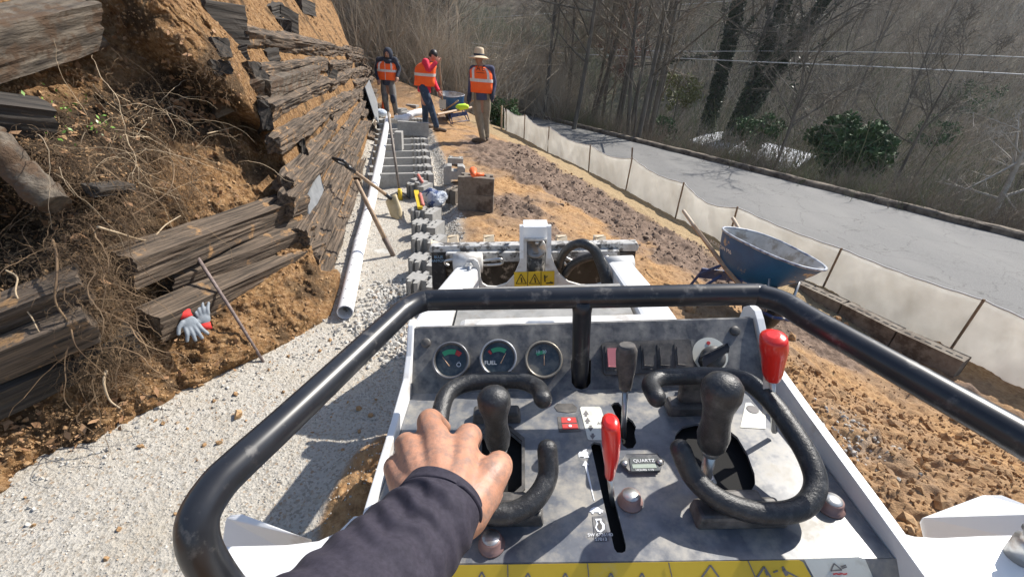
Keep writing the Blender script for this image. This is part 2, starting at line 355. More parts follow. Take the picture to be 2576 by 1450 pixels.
def Hbase(X):
    X=np.asarray(X,float); z=np.empty(len(X))
    for i in range(0,len(X),50000):
        q=X[i:i+50000]; z[i:i+50000]=_k(q,gc)@_w[:_n]+_w[_n]+q[:,0]*_w[_n+1]+q[:,1]*_w[_n+2]
    e=eK(X[:,0],X[:,1]); 
    z=np.where((e>-7.6)&(e<=0),np.minimum(z,-1.54),z)
    far=np.interp(e,[0,.4,2,8,25,45,90,150,260,400],[-1.56,-1.42,-1.9,-4.5,-8.5,-7.5,9,34,70,90])
    left=sst(17,40,X[:,1])*sst(8,-20,X[:,0]); 
    far=np.maximum(far,np.interp(X[:,1],[0,40,60,90,150,300],[-20,-9,-2,14,40,90]))
    z=np.where(e>0,far,z); hl=np.interp(X[:,1],[0,26,34,50,90,160],[-20,-1.6,0,5,24,60]); z=np.where((e<-7.6)&(X[:,1]>24),np.maximum(z,hl),z); z=np.where((e<-7.6)&(X[:,1]>20),np.clip(z,-1.6,90),z)
    return z
BL=np.array([(-.45,1.8),(-.62,2.6),(-.75,3.49),(-.98,4.95),(-1.3,6.3),(-1.7,8.08),(-2.4,10.6),(-3.0,13.0),(-3.4,15)])
def lat(X): # signed distance right of the block line
    return X[:,0]-np.interp(X[:,1],BL[:,1],BL[:,0])
def Hfull(X,detail=True):
    z=Hbase(X); P=np.c_[X,np.zeros(len(X))]; e=eK(X[:,0],X[:,1]); l=lat(X); y=X[:,1]
    soil=sst(.15,.5,l)*sst(-9.2,-10.4,e)
    tr=np.exp(-((l-.16)/.10)**2)*sst(2.2,3,y)*sst(14,12.5,y); z=z-.07*tr
    # mud ridges, clods
    mudz=zones(X)[:,1]
    rough=fbm(P,1.6,4,3)*.06+fbm(P,7,4,5)*.035
    rg=np.abs(fbm(P,5.,4,9)); clod=(.5-rg)*.055
    near=np.exp(-((X[:,0]-3.0)**2+(y-1.8)**2)/2.2); 
    z=z+soil*(rough*(.55+.7*mudz)+clod*(.7+.7*mudz)+(y<3.6)*(fbm(P,26,3,47)*.022+(.4-np.abs(fbm(P,12,3,48)))*.03)+near*(.14*fbm(P,2.2,5,21)+.05*fbm(P,14,4,23)+.06)+mudz*.05*fbm(P,9,4,44))
    lawn=sst(-11.5,-10.2,e)*sst(-7.6,-9,e)
    z=z+fbm(P,30,2,8)*.012*soil*(y<9)
    path=1-sst(-.3,.1,l); z=z+path*(fbm(P,2,3,4)*.012+fbm(P,45,2,6)*.004)*(y<15)
    tm=np.abs(((y*1.0+X[:,0]*.25)*9)%1-.5); band=np.exp(-((X[:,0]-(.05+.055*(y-4)))/.16)**2)*sst(3.2,4,y)*sst(8.5,6,y)
    z=z+band*(tm-.25)*.05
    z=z+np.where(e>0,fbm(P,.12,4,30)*np.interp(e,[0,10,60,200],[.05,.6,2.5,7]),0)
    dirt=np.exp(-((X[:,0]+.62)/.10)**2)*0
    heap=np.exp(-(((X[:,0]+.52)/.16)**2+((y-1.25)/.35)**2)); z=z+heap*(.16+.12*fbm(P,9,4,40))
    return z
def zones(X):
    P=np.c_[X,np.zeros(len(X))]; e=eK(X[:,0],X[:,1]); l=lat(X); y=X[:,1]; n=fbm(P,2.5,4,11); n2=fbm(P,.9,3,14)
    g=1-sst(-.05,.12,l+n*.08); g=np.maximum(g,np.exp(-((l-.18)/.16)**4)*(y>2)); g=g*sst(13.2,12.3,y+.6*n)*sst(-3.2,-2.2,X[:,0]+.28*np.maximum(y-4,0)+.6)
    g=np.maximum(g,.7*np.exp(-(((X[:,0]-2.05)/.25)**2+((y-2.15)/.16)**2))*(n>.05)); 
    heap=np.exp(-(((X[:,0]+.52)/.2)**2+((y-1.25)/.4)**2)); g=g*(1-sst(.3,.5,heap+.3*n))
    fx=np.interp(y,[p[1] for p in fb_ext][::-1],[p[0] for p in fb_ext][::-1])-X[:,0]   # distance left of fence
    lawn=sst(1.5,1.05,fx+n*.35)*(y>4.4)*(e<-7.4)*(1-g)
    mud=sst(.1,.35,.45*n+.5*n2+.85*np.exp(-((fx-2.0)/.95)**2)*sst(3.4,4.6,y)*sst(12,9.5,y)-.45*sst(3.6,2.8,y))*(1-g)*(1-lawn)
    far=(e>.2)*1.
    far=np.maximum(far,sst(15.5,17,y)*(e<-7.6))
    return np.c_[g,mud,lawn,far]
# polar tessellation of one sheet that reaches the horizon
rr=np.concatenate([np.geomspace(.45,16,760),np.geomspace(16.4,420,150)]); th=np.radians(np.concatenate([np.linspace(-178,-62,40),np.linspace(-60,60,620),np.linspace(62,180,40)]))
RR,TH=np.meshgrid(rr,th,indexing='ij'); X=np.c_[(RR*np.sin(TH)).ravel(),(RR*np.cos(TH)).ravel()]
Z=Hfull(X); ZN=zones(X)
def ground_mat():
    m,nt,b=newmat('ground_mat'); c=coords(nt); at_=nt.nodes.new('ShaderNodeAttribute'); at_.attribute_name='zone'
    sp=nt.nodes.new('ShaderNodeSeparateColor'); nt.links.new(at_.outputs['Color'],sp.inputs[0]); al=at_.outputs['Alpha']
    big=noise(nt,c,1.3,5); fine=noise(nt,c,22,8,.7)
    soil=ramp(nt,fine,[(.28,(.17,.085,.036)),(.5,(.38,.22,.10)),(.72,(.54,.36,.19))])
    soil=mixc(nt,ramp(nt,big,[(.4,(0,0,0)),(.68,(.8,.8,.8))]),soil,(.27,.19,.13))
    mud=ramp(nt,noise(nt,c,14,8,.7),[(.3,(.09,.062,.045)),(.55,(.22,.155,.115)),(.75,(.33,.245,.185))])
    straw=ramp(nt,noise(nt,coords(nt,(1,1,1)),60,5),[(.3,(.2,.135,.07)),(.7,(.45,.34,.2))])
    vg=voro(nt,c,95); s2=nt.nodes.new('ShaderNodeSeparateColor'); nt.links.new(vg,s2.inputs[0])
    grav=ramp(nt,s2.outputs[0],[(.0,(.29,.265,.225)),(.3,(.45,.42,.37)),(.88,(.52,.49,.435)),(1,(.34,.25,.17))])
    grav=mixc(nt,ramp(nt,noise(nt,c,3.2,6),[(.45,(0,0,0)),(.72,(.65,.65,.65))]),grav,(.42,.37,.295))
    lit=ramp(nt,noise(nt,c,1.1,8,.75),[(.3,(.045,.036,.026)),(.5,(.10,.08,.058)),(.68,(.19,.16,.12))])
    lit=mixc(nt,ramp(nt,noise(nt,c,.09,4),[(.45,(0,0,0)),(.6,(.6,.6,.6))]),lit,(.06,.065,.04))
    col=mixc(nt,sp.outputs[1],soil,mud); col=mixc(nt,sp.outputs[2],col,straw); col=mixc(nt,sp.outputs[0],col,grav); col=mixc(nt,al,col,lit)
    nt.links.new(col,b.inputs['Base Color']); b.inputs['Roughness'].default_value=.95; b.inputs['Specular IOR Level'].default_value=.2
    n1=bumpn(nt,noise(nt,c,45,8,.75),.9,.012); n2=bumpn(nt,voro(nt,c,95,'Distance'),.6,.005,n1); nt.links.new(n2,b.inputs['Normal']); return m
ground=grid_mesh('ground',np.c_[X,Z],len(rr),len(th),ground_mat(),np.c_[ZN[:,:3],ZN[:,3]]); tag(ground,kind='structure')
def gz(x,y): return float(Hfull(np.array([[x,y]]))[0])
def gzb(x,y): return float(Hbase(np.array([[x,y]]))[0])
# ---------------- road and kerb ----------------
def road_mat():
    m,nt,b=newmat('asphalt'); c=coords(nt); 
    col=ramp(nt,noise(nt,c,70,5),[(.3,(.09,.09,.09)),(.7,(.20,.197,.19))])
    col=mixc(nt,ramp(nt,noise(nt,coords(nt,(1,.3,1)),.7,5),[(.45,(0,0,0)),(.65,(.55,.55,.55))]),col,(.20,.195,.185))
    # network of cracks
    dn=nt.nodes.new('ShaderNodeTexNoise'); dn.inputs['Scale'].default_value=1.8; dn.inputs['Detail'].default_value=6; nt.links.new(c,dn.inputs['Vector'])
    vm=nt.nodes.new('ShaderNodeVectorMath'); vm.operation='MULTIPLY_ADD'; nt.links.new(dn.outputs['Color'],vm.inputs[0]); vm.inputs[1].default_value=(.9,.9,.9); nt.links.new(c,vm.inputs[2])
    ck=voro(nt,vm.outputs[0],.62,'Distance','DISTANCE_TO_EDGE'); f=ramp(nt,ck,[(0,(.75,.75,.75)),(.009,(0,0,0))])
    ck2=voro(nt,vm.outputs[0],1.9,'Distance','DISTANCE_TO_EDGE'); f2=ramp(nt,ck2,[(0,(.6,.6,.6)),(.016,(0,0,0))])
    msk=ramp(nt,noise(nt,c,.5,3),[(.5,(0,0,0)),(.6,(1,1,1))])
    ff=mixc(nt,1.,f2,msk,'MULTIPLY'); ff=mixc(nt,1.,f,ff,'ADD')
    col=mixc(nt,ff,col,(.05,.047,.044))
    nt.links.new(col,b.inputs['Base Color']); b.inputs['Roughness'].default_value=.85
    nt.links.new(bumpn(nt,noise(nt,c,160,4),.5,.005),b.inputs['Normal']); return m
ss=np.linspace(-40,34,149); oo=np.linspace(-7.5,0,16); V=np.array([kpt(s,o,-1.5+.02*math.sin(o*.4)) for s in ss for o in oo])
road=grid_mesh('road',V,len(ss),len(oo),road_mat()); tag(road,kind='structure')
kb=MB(); pr=[(0,-1.6),(0,-1.37),(.05,-1.33),(.26,-1.33),(.34,-1.38),(.36,-1.65)]
V=[];ks=np.linspace(-40,34,220)
for s in ks:
    for k,(o,z) in enumerate(pr):
        V.append(kpt(s,o+.025*math.sin(s*3.1)+random.uniform(-.012,.012),z+random.uniform(-.012,.012)*(k>0)))
n=len(pr); F=[(i*n+k,i*n+k+1,(i+1)*n+k+1,(i+1)*n+k) for i in range(len(ks)-1) for k in range(n-1)]
kb.add(V,F); kerb=kb.build('kerb',mat('kerb_mat',(.10,.08,.062),(.24,.2,.155),4,.95,bump=.8,bscale=25,bdist=.02,dirt=(.06,.045,.035),dscale=2.5,dlo=.5,dhi=.6)); tag(kerb,kind='structure')
# =============== EMBANKMENT ===============
def plane_dep(px,py,p0,nv):
    """axis depth where the ray meets plane through p0 with normal nv; arrays px,py"""
    d=((px-W/2)[:,None]*CB[0]-(py-HH/2)[:,None]*CB[1])/FPX+CB[2]
    dn=d@nv; t=np.dot(p0-CAM,nv)/np.where(np.abs(dn)<1e-4,1e-4,dn); return np.where(t<=0,60,t)
def bplane(p0,dirv,b): # plane rising to the left of direction dirv with horizontal run b per metre height
    dirv=np.array([*dirv,0.])/np.hypot(*dirv); n_in=np.array([-dirv[1],dirv[0],0]); return np.asarray(p0,float),-(n_in)+np.array([0,0,b])
EDGE=np.array([(815,700),(800,650),(780,580),(745,480),(715,430),(690,370),(650,320),(600,280),(560,250),(470,170),(380,60),(300,-60),(150,-300)],float)
FOOT=np.array([(-900,1850),(-400,1480),(0,1250),(200,1140),(400,1030),(500,980),(640,915),(760,860),(830,800),(842,720),(852,640),(868,580),(882,540),(898,480),(908,420),(914,380),(924,330),(930,290),(925,250),(915,222),(896,185),(886,130),(868,92),(850,40),(832,0),(800,-90),(740,-300)],float)
def emb_depth(px,py):
    P0,N0=bplane((-1.5,3.0,.05),(-.246,.969),.28); dB=plane_dep(px,py,P0,N0)
    P1,N1=bplane((-1.5-.46,3.0-.11,1.6),(-.246,.969),.62); dU=plane_dep(px,py,P1,N1); dB=np.maximum(dB,np.minimum(dU,13.6)); dB=np.minimum(dB,13.7)
    P2,N2=bplane((-1.75,2.6,.12),(-.47,.88),.72); 
    dirn=(.44,.9); p=np.array([-1.62,2.75,.15]); P2,N2=bplane(p,dirn,.66); dS=plane_dep(px,py,P2,N2)
    P3,N3=bplane((-1.28,2.68,-.02),(.44,.9),1.25); dT=plane_dep(px,py,P3,N3)
    dS=np.minimum(dS,5.5+0*dS)
    xe=np.interp(py,EDGE[::-1,1],EDGE[::-1,0]); w=np.interp(py,[-300,250,330,900],[260,90,26,14])
    k=sst(-1,1,(px-xe)/w*1.2)
    rec=.30*np.exp(-np.maximum(xe-px,0)/90.)*sst(700,560,py)*sst(100,320,py)
    dA=np.minimum(dS+rec,1e9)
    dA=np.where(dA>dB+.9,dB+.9,dA)
    k2=sst(-1,1,(px-xe)/w*1.2); d=dA*(1-k2)+dB*k2
    foot=sst(1.,0.,0*px)
    dT=np.where((px>xe-5)&(py<690),dT+sst(690,600,py)*6,dT); d=np.minimum(d,dT)
    return d
npy,npx=560,470
py1=np.linspace(-290,1800,npy); PX=np.zeros((npy,npx)); 
for i,y in enumerate(py1):
    xr=np.interp(y,FOOT[::-1,1],FOOT[::-1,0]); xl=min(-420,xr-400)
    PX[i]=xl+(xr-xl)*np.linspace(0,1,npx)**.85
PY=np.repeat(py1[:,None],npx,1); 
D=emb_depth(PX.ravel(),PY.ravel()).reshape(npy,npx)
for _ in range(3):
    Dp=np.pad(D,1,'edge'); D=(Dp[1:-1,1:-1]*2+Dp[:-2,1:-1]+Dp[2:,1:-1]+Dp[1:-1,:-2]+Dp[1:-1,2:])/6
def emb_pts(px,py,D): return (((px-W/2)/FPX)[...,None]*CB[0]-((py-HH/2)/FPX)[...,None]*CB[1]+CB[2])*D[...,None]+CAM
P=emb_pts(PX,PY,D).reshape(-1,3)
# root bulge + rough soil
gl=lambda cx,cy,sx,sy:np.exp(-(((PX-cx)/sx)**2+((PY-cy)/sy)**2)).ravel()
bul=.30*gl(230,700,130,230)+.22*gl(180,420,200,120)+.16*gl(360,500,160,90)+.12*gl(380,300,120,70)-.20*gl(60,560,90,90)-.18*gl(900,420,12,12)
dd=D.ravel(); view=(P-CAM)/dd[:,None]
amp=np.clip(dd/4,.45,1.6)
nz=fbm(P,1.3,4,50)*.10+ (.5-np.abs(fbm(P,5,5,55)))*.09+fbm(P,22,3,60)*.022+fbm(P,11,4,66)*.035
onB=sst(-10,10,(PX-np.interp(PY,EDGE[::-1,1],EDGE[::-1,0])).ravel())*sst(60,200,PY.ravel())
edgefade=np.tile(sst(1.0,.93,np.linspace(0,1,npx)),npy)*.85+.15
P=P-view*(bul*.8+nz*(1-.6*onB)*edgefade)[:,None]
P=P.reshape(npy,npx,3)
back=P[:,-1:,:]+np.array([-1.2,1.2,-.6]); bfl=sst(0,1,np.ones(1)); 
dz=np.array([-.05,.06,-.12]); sk_=[]
for k in range(1,7): sk_.append(P[:,-1:,:]+np.array([-.10*k*k*.4,.16*k,-.10*k]))
P=np.concatenate([P]+sk_,1)
def soil_mat():
    m,nt,b=newmat('embankment_soil'); c=coords(nt); v=voro(nt,c,55); s=nt.nodes.new('ShaderNodeSeparateColor'); nt.links.new(v,s.inputs[0])
    col=ramp(nt,noise(nt,c,13,9,.75),[(.30,(.085,.045,.022)),(.47,(.27,.145,.062)),(.62,(.43,.26,.12)),(.78,(.54,.36,.2))])
    col=mixc(nt,.35,col,ramp(nt,s.outputs[0],[(0,(.12,.06,.03)),(.5,(.38,.22,.1)),(1,(.6,.42,.26))]))
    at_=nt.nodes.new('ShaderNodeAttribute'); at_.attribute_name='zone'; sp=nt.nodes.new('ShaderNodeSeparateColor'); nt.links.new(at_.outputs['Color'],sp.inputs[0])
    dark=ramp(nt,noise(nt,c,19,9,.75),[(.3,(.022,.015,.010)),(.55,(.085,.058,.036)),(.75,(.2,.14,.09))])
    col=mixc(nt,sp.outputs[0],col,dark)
    nt.links.new(col,b.inputs['Base Color']); b.inputs['Roughness'].default_value=.95; b.inputs['Specular IOR Level'].default_value=.15
    nt.links.new(bumpn(nt,noise(nt,c,60,6,.8),1.,.014,bumpn(nt,voro(nt,c,42,'Distance'),.8,.016,bumpn(nt,noise(nt,c,12,6,.7),1.,.05))),b.inputs['Normal']); return m
pn=fbm(P.reshape(-1,3),2.2,4,70).reshape(npy,-1)
PXx=np.concatenate([PX]+[PX[:,-1:]]*6,1); PYy=np.concatenate([PY]+[PY[:,-1:]]*6,1)
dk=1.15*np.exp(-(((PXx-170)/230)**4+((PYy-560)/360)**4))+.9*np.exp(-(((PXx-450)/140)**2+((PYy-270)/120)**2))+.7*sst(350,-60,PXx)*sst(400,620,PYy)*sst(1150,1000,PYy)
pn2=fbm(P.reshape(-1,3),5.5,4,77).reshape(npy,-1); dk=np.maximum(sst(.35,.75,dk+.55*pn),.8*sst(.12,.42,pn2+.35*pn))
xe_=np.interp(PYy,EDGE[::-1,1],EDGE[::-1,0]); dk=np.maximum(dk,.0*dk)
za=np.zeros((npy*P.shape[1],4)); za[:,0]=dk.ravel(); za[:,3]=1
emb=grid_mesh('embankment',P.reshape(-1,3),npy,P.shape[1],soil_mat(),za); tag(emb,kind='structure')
EP,EX,EY=P[:,:npx],PX,PY
def ept(px,py,out=0.):
    """point of the embankment surface seen at px,py, moved out towards the viewer"""
    i=int(np.clip(round((py-py1[0])/(py1[1]-py1[0])),0,npy-1)); j=int(np.argmin(np.abs(EX[i]-px))); q=EP[i,j]; d=(q-CAM)@CB[2]
    return dep(px,py,d-out)
# =============== COMPACT LOADER (machine frame, converted by MW) ===============
base=MW(np.array([[.11,.9,-1.72]]))[0]
LD=empty('compact_loader',base); tag(LD,'white stand-on tracked loader with black guard bar and dusty control console','loader')
def P2(l,f,*a): return [f(x,y,*a) for x,y in l]
def part(mb,name,m,parent=None,**k): return mb.build(name,MT[m] if isinstance(m,str) else m,parent or LD,MW,**k)
ZD=-.56
def dk_(l,z=ZD): return [mz(x,y,z) for x,y in l]
# deck with its slots
outer=[(-.222,.655,ZD),(-.222,.335,ZD),(.437,.335,ZD),(.437,.655,ZD)]
slotT=dk_([(1486,1118),(1494,1110),(1510,1113),(1575,1370),(1573,1385),(1565,1389),(1552,1388),(1545,1378)])
slotA=dk_([(1537,1018),(1545,1011),(1556,1011),(1565,1022),(1572,1042),(1592,1058),(1600,1072),(1596,1088),(1601,1112),(1592,1126),(1578,1127),(1566,1118),(1556,1060)])
slotL=dk_([(1212,1100),(1225,1088),(1280,1085),(1312,1112),(1312,1222),(1272,1258),(1240,1262),(1212,1240)])
slotR=dk_([(1695,1118),(1700,1090),(1718,1072),(1750,1064),(1790,1067),(1830,1078),(1855,1098),(1880,1140),(1898,1190),(1900,1215),(1888,1236),(1862,1247),(1838,1240),(1760,1200),(1710,1160)])
part(MB().prism([outer,slotT,slotA,slotL,slotR],(0,0,-.005)),'deck_panel','deck')
part(MB().box((.107,.495,-.665),(.64,.31,.17)),'deck_well','hole')
# raised frame round the left lever slot
cs=np.mean(slotL,0); part(MB().prism([[cs+(p-cs)*1.16+[0,0,.0035] for p in slotL],[cs+(p-cs)*1.02+[0,0,.0035] for p in slotL]],(0,0,-.003)),'slot_frame','plastic')
# gauge panel
PA=np.array([0,.655,ZD]); PT=np.array([0,.742,-.468]); pd=(PT-PA)/np.linalg.norm(PT-PA); PNn=np.array([0,-pd[2],pd[1]]) # towards the viewer/up
PNn=np.cross([1,0,0],pd); PNn=PNn if PNn[1]<0 else -PNn
def pp(px,py,o=0.): return mpl(px,py,PA+PNn*o,PNn)
def X3(x,t,o=0): return np.array([x,0,0])+PA+(PT-PA)*t+PNn*o
ps=dk=None
slotP=[pp(x,y) for x,y in [(1437,905),(1445,895),(1480,895),(1487,905),(1486,962),(1478,974),(1463,979),(1448,975),(1438,962)]]
gp=part(MB().prism([[X3(-.222,0),X3(.437,0),X3(.437,1),X3(-.222,1)],slotP],-PNn*.005),'gauge_panel','panel')
part(MB().prism([[X3(-.222,1),X3(.437,1),X3(.437,1)+[0,.012,-.004],X3(-.222,1)+[0,.012,-.004]]],(0,0,-.004)),'panel_top_lip','panel')
part(MB().box((.107,.80,-.67),(.64,.11,.22)),'console_box','hole')
def disc(c,r,n=32,th=.0008,nv=PNn):
    nv=np.asarray(nv,float); u=np.cross(nv,[1,0,0]); u/=np.linalg.norm(u); w=np.cross(nv,u)
    return [[c+r*(math.cos(2*math.pi*k/n)*w+math.sin(2*math.pi*k/n)*u) for k in range(n)]],nv*th
for gi,(cx,cy,rp) in enumerate([(1138,908,46),(1255,902,46),(1367,906,46)]):
    c=pp(cx,cy); r=rp/FPX*mdep(c)
    g=part(MB()._lath([(r*.98,0),(r,.004),(r,.017),(r*.93,.020),(r*.86,.019),(r*.84,.0135),(r*.02,.013)],c,PNn,36,True),'gauge','plastic'); 
    f=MB().prism(*disc(c+PNn*.0136,r*.84)); part(f,'dial',mat('dial%d'%gi,(.025,.04,.055),(.06,.08,.09),30,.25,dirt=[(.2,.2,.18),(.18,.2,.2),(.34,.31,.25)][gi],dscale=22,dlo=[.5,.52,.4][gi],dhi=.75),g)
    part(MB()._lath([(r*1.0,.0165),(r*1.01,.019),(r*.97,.0215),(r*.9,.021),(r*.885,.0137)],c,PNn,36,True,False),'bezel',mat('bez%d'%gi,[(.16,.16,.17),(.3,.31,.33),(.28,.25,.2)][gi],None,20,.35,metal=.4),g)
    xd=np.array([1.,0,0]); yd=pd
    def arc(a0,a1,r0,r1,m,nm):
        L=[c+PNn*.0150+ (xd*math.cos(a)+yd*math.sin(a))*r*rr_ +yd*(-r*.28) for rr_,aa in ((r0,np.linspace(a0,a1,9)),(r1,np.linspace(a1,a0,9))) for a in aa]
        part(MB().prism([L],PNn*.0003),nm,m,g)
    d=math.radians
    if gi==0: arc(d(125),d(72),.62,.88,'green_ink','green_band'); arc(d(70),d(48),.62,.88,'red_ink','red_band')
    if gi==1: arc(d(132),d(122),.62,.86,'red_ink','red_band'); arc(d(118),d(58),.62,.86,'green_ink','green_band')
    if gi==2: arc(d(124),d(80),.58,.76,'green_ink','green_band')
    na=[d(128),d(62),d(88)][gi]; a=c+PNn*.0155-yd*r*.3+xd*r*[-.08,.12,.02][gi]; b=a+(xd*math.cos(na)+yd*math.sin(na))*r*.62
    part(MB().tube([a,b],[.0011,.0005],5),'needle',mat('ndl%d'%gi,(.7,.45,.28),None,5,.5),g)
    if gi==1: text_mesh('fuel_lettering','FUEL',.011,c+PNn*.0150-xd*r*.42-yd*r*.25,xd,yd,MT['white_ink'],g,MW)
    if gi==0: text_mesh('symbol','Ö',.012,c+PNn*.0150+xd*r*.42-yd*r*.25,xd,yd,MT['white_ink'],g,MW)
    if gi==2: text_mesh('pressure_figures','10  20',.008,c+PNn*.0150-xd*r*.12+yd*r*.42,xd,yd,MT['white_ink'],g,MW)
for x,y in ((1072,862),(1848,832)):
    c=pp(x,y); part(MB()._lath([(.0095,0),(.0095,.003),(.007,.0045),(.001,.005)],c,PNn,20,True),'plug','plastic')
# switch bank
sbk=part(MB().prism([[pp(*q) for q in ((1512,868),(1520,862),(1726,855),(1733,860),(1741,928),(1736,936),(1522,943),(1516,938))]],PNn*.012),'switch_bank','plastic',bevel=.002)
for i,cx in enumerate((1540,1585,1630,1671,1714)):
    cy=899-(cx-1540)*.03; w=17; h=31
    q=[pp(cx+a*w,cy+b*h,.0125) for a,b in ((-1,-1),(1,-1),(1.12,1),(-.9,1))]
    s_=part(MB().prism([q],PNn*.0015),'rocker_switch','plastic',sbk,bevel=.001)
    q=[pp(cx+a*w*.66,cy+b*h*.72,.014) for a,b in ((-1,-1),(1,-1),(1.15,1),(-.85,1))]
    cap=MB().prism([q],PNn*.003); part(cap,'rocker_cap','pink_plastic' if i==0 else 'plastic',s_,bevel=.001)
# key switch
c=pp(1786,892); r=44/FPX*mdep(c)
kd=part(MB().prism(*disc(c+PNn*.0006,r)),'ignition_dial','white_decal')
part(MB().prism(*disc(pp(1782,862,.0016),.0035)),'red_dot','red_ink',kd)
ks_=part(MB()._lath([(r*.66,0),(r*.66,.012),(r*.55,.018),(r*.02,.018)],pp(1790,900,.001),PNn,28,True),'key_knob','plastic',kd,bevel=.0)
a,b=pp(1762,908,.02),pp(1822,876,.02); part(MB().prism([[a+pd*.008,b+pd*.006,b+pd*.0+[.002,0,0],b-pd*.008,a-pd*.010,a-[.003,0,0]]],PNn*.014),'knob_grip','black_paint',kd,bevel=.003)
# guard bar
bar=[mz(640,1560,-0.560),mz(575,1490,-0.480),mz(532,1432,-0.436),mz(500,1368,-0.400),mz(500,1298,-0.379),mz(545,1222,-0.370),mz(600,1166,-0.368),mz(700,1075,-0.368),mz(850,935,-0.368),mz(985,808,-0.368),mz(1018,779,-0.368),mz(1062,758,-0.368),mz(1120,754,-0.368),mz(1465,748,-0.368),mz(1860,740,-0.368),mz(1920,745,-0.368),mz(1975,764,-0.368),mz(2040,804,-0.368),mz(2300,951,-0.368),mz(2576,1107,-0.368),mz(2820,1250,-0.368),mz(2990,1390,-0.384),mz(3010,1530,-0.440),mz(2900,1650,-0.528)]
part(MB().tube(crom(bar,7),.0185,20),'guard_bar','black_paint')
pt=mz(1465,750,-0.368); pb=mpl(1459,960,PA-PNn*.02,PNn); part(MB().tube([pt,pt+(pb-pt)*.15,pb,pb+(pb-pt)*.2],[.019,.0165,.0155,.0155],18),'bar_post','black_paint')
# grab loops
def loop(pxs,z,r=.0142):
    return MB().tube(crom([mz(x,y,zz if zz else float(np.interp(y,[1000,1120,1280],[z,-.495,-.528]))) for x,y,zz in pxs],6),r,16,round_=True)
zl=-.475
part(loop([(1366,1003,-.462),(1352,975,-.47),(1310,957,0),(1250,956,0),(1180,962,0),(1130,985,0),(1110,1030,0),(1104,1100,0),(1120,1180,0),(1170,1255,0),(1240,1290,0),(1300,1285,0),(1350,1250,0),(1378,1195,0),(1377,1130,-.485)],zl),'grab_loop','rubber')
part(loop([(1652,1000,-.462),(1637,968,-.47),(1660,950,0),(1710,946,0),(1790,944,0),(1870,955,0),(1935,1005,0),(1995,1085,0),(2038,1160,0),(2052,1220,0),(2025,1270,0),(1960,1290,0),(1880,1283,0),(1800,1250,0),(1742,1195,0),(1712,1130,-.485)],zl),'grab_loop','rubber')
def mount(cx,cy,w,h,bw,bh,h2=.06):
    b=mz(cx,cy,ZD); mbx=MB(); mbx.box(b+[0,0,.010],(bw,bh,.022),taper=.92); mbx.box((b+[0,h*.2,.018+h2/2]),(w,h,h2)); return mbx
part(mount(1250,1052,.045,.015,.085,.026),'loop_mount','plastic',bevel=.004); part(mount(1752,1030,.068,.018,.108,.034),'loop_mount','plastic',bevel=.005)
part(mount(1290,1300,.04,.018,.085,.03,h2=.02),'loop_mount','plastic',bevel=.004); part(mount(1853,1300,.055,.022,.12,.036,h2=.02),'loop_mount','plastic',bevel=.005)
# joysticks
def joystick(bpx,tpx,ztop,rg,label_=None):
    b=mz(*bpx,-.585); t=my(*tpx,b[1]); ax=t-b; L=np.linalg.norm(ax); u=ax/L
    s_=part(MB().tube([b-u*.05,b,b+u*L*.45],[.0095,.0085,.0085],14),'lever_shaft','steel'); part(MB().lathe([(.016,0),(.016,.008),(.011,.014)],b+u*.02,u,6,False),'nut','steel',s_)
    q=[(0,.60),(.05,.72),(.2,.82),(.42,.70),(.6,.74),(.8,.98),(.93,.97),(1.0,.78),(1.05,.45),(1.07,.1)]
    g0=b+u*L*.42; GL=L*.58/1.07
    part(MB().tube([g0+u*GL*a for a,_ in q],[rg*b_ for _,b_ in q],22),'joystick_grip','rubber'); part(MB().tube([g0-u*.012,g0+u*.002],[.011,.0155],16),'grip_collar','steel')
joystick((1262,1215),(1240,978),0,.0235); joystick((1768,1235),(1823,944),0,.0262)
# levers
def lever(name,pxs,rad,col,flat,shaft,basepx,basez):
    b=mz(*basepx,basez); G=[my(x,y,b[1]+dy) for x,y,dy in pxs]
    top=crom(G,4); part(MB().tube(top,rad,14,flat=flat),name+'_knob',col); part(MB().tube([G[-1],b],shaft,6),name+'_shaft','steel')
lever('black_lever',[(1578,866,.03),(1576,890,.03),(1575,940,.028),(1573,978,.026)],[.012,.0172,.0165,.0125,.010],'plastic',.75,.0048,(1568,1100),-.575)
lever('throttle_lever',[(1535,1054,0),(1536,1066,0),(1537,1120,0),(1536,1165,0),(1533,1196,0)],[.008,.0165,.0175,.016,.0115,.009],'red_plastic',.7,.0045,(1545,1290),-.6)
lever('parking_lever',[(1946,840,0),(1946,852,0),(1946,890,0),(1943,930,0),(1942,950,0)],[.010,.0215,.0225,.0185,.0165,.013],'red_plastic',.8,.0045,(1948,1085),-.55)
q=[mx(1920,945,.43)]; b=mz(1948,1085,-.55); f0=my(1929,950,b[1]+.001); f1=my(1928,1040,b[1]+.001)
pl=MB().prism([[my(1921,946,b[1]),my(1946,946,b[1]),my(1944,1040,b[1]),my(1919,1040,b[1])]],(0,.002,0)); bl=part(pl,'lever_blade','white_dusty')
text_mesh('parking_symbol','P',.014,my(1933,985,b[1]-.001),(1,0,0),(0,.1,1),MT['black_ink'],bl,MW)
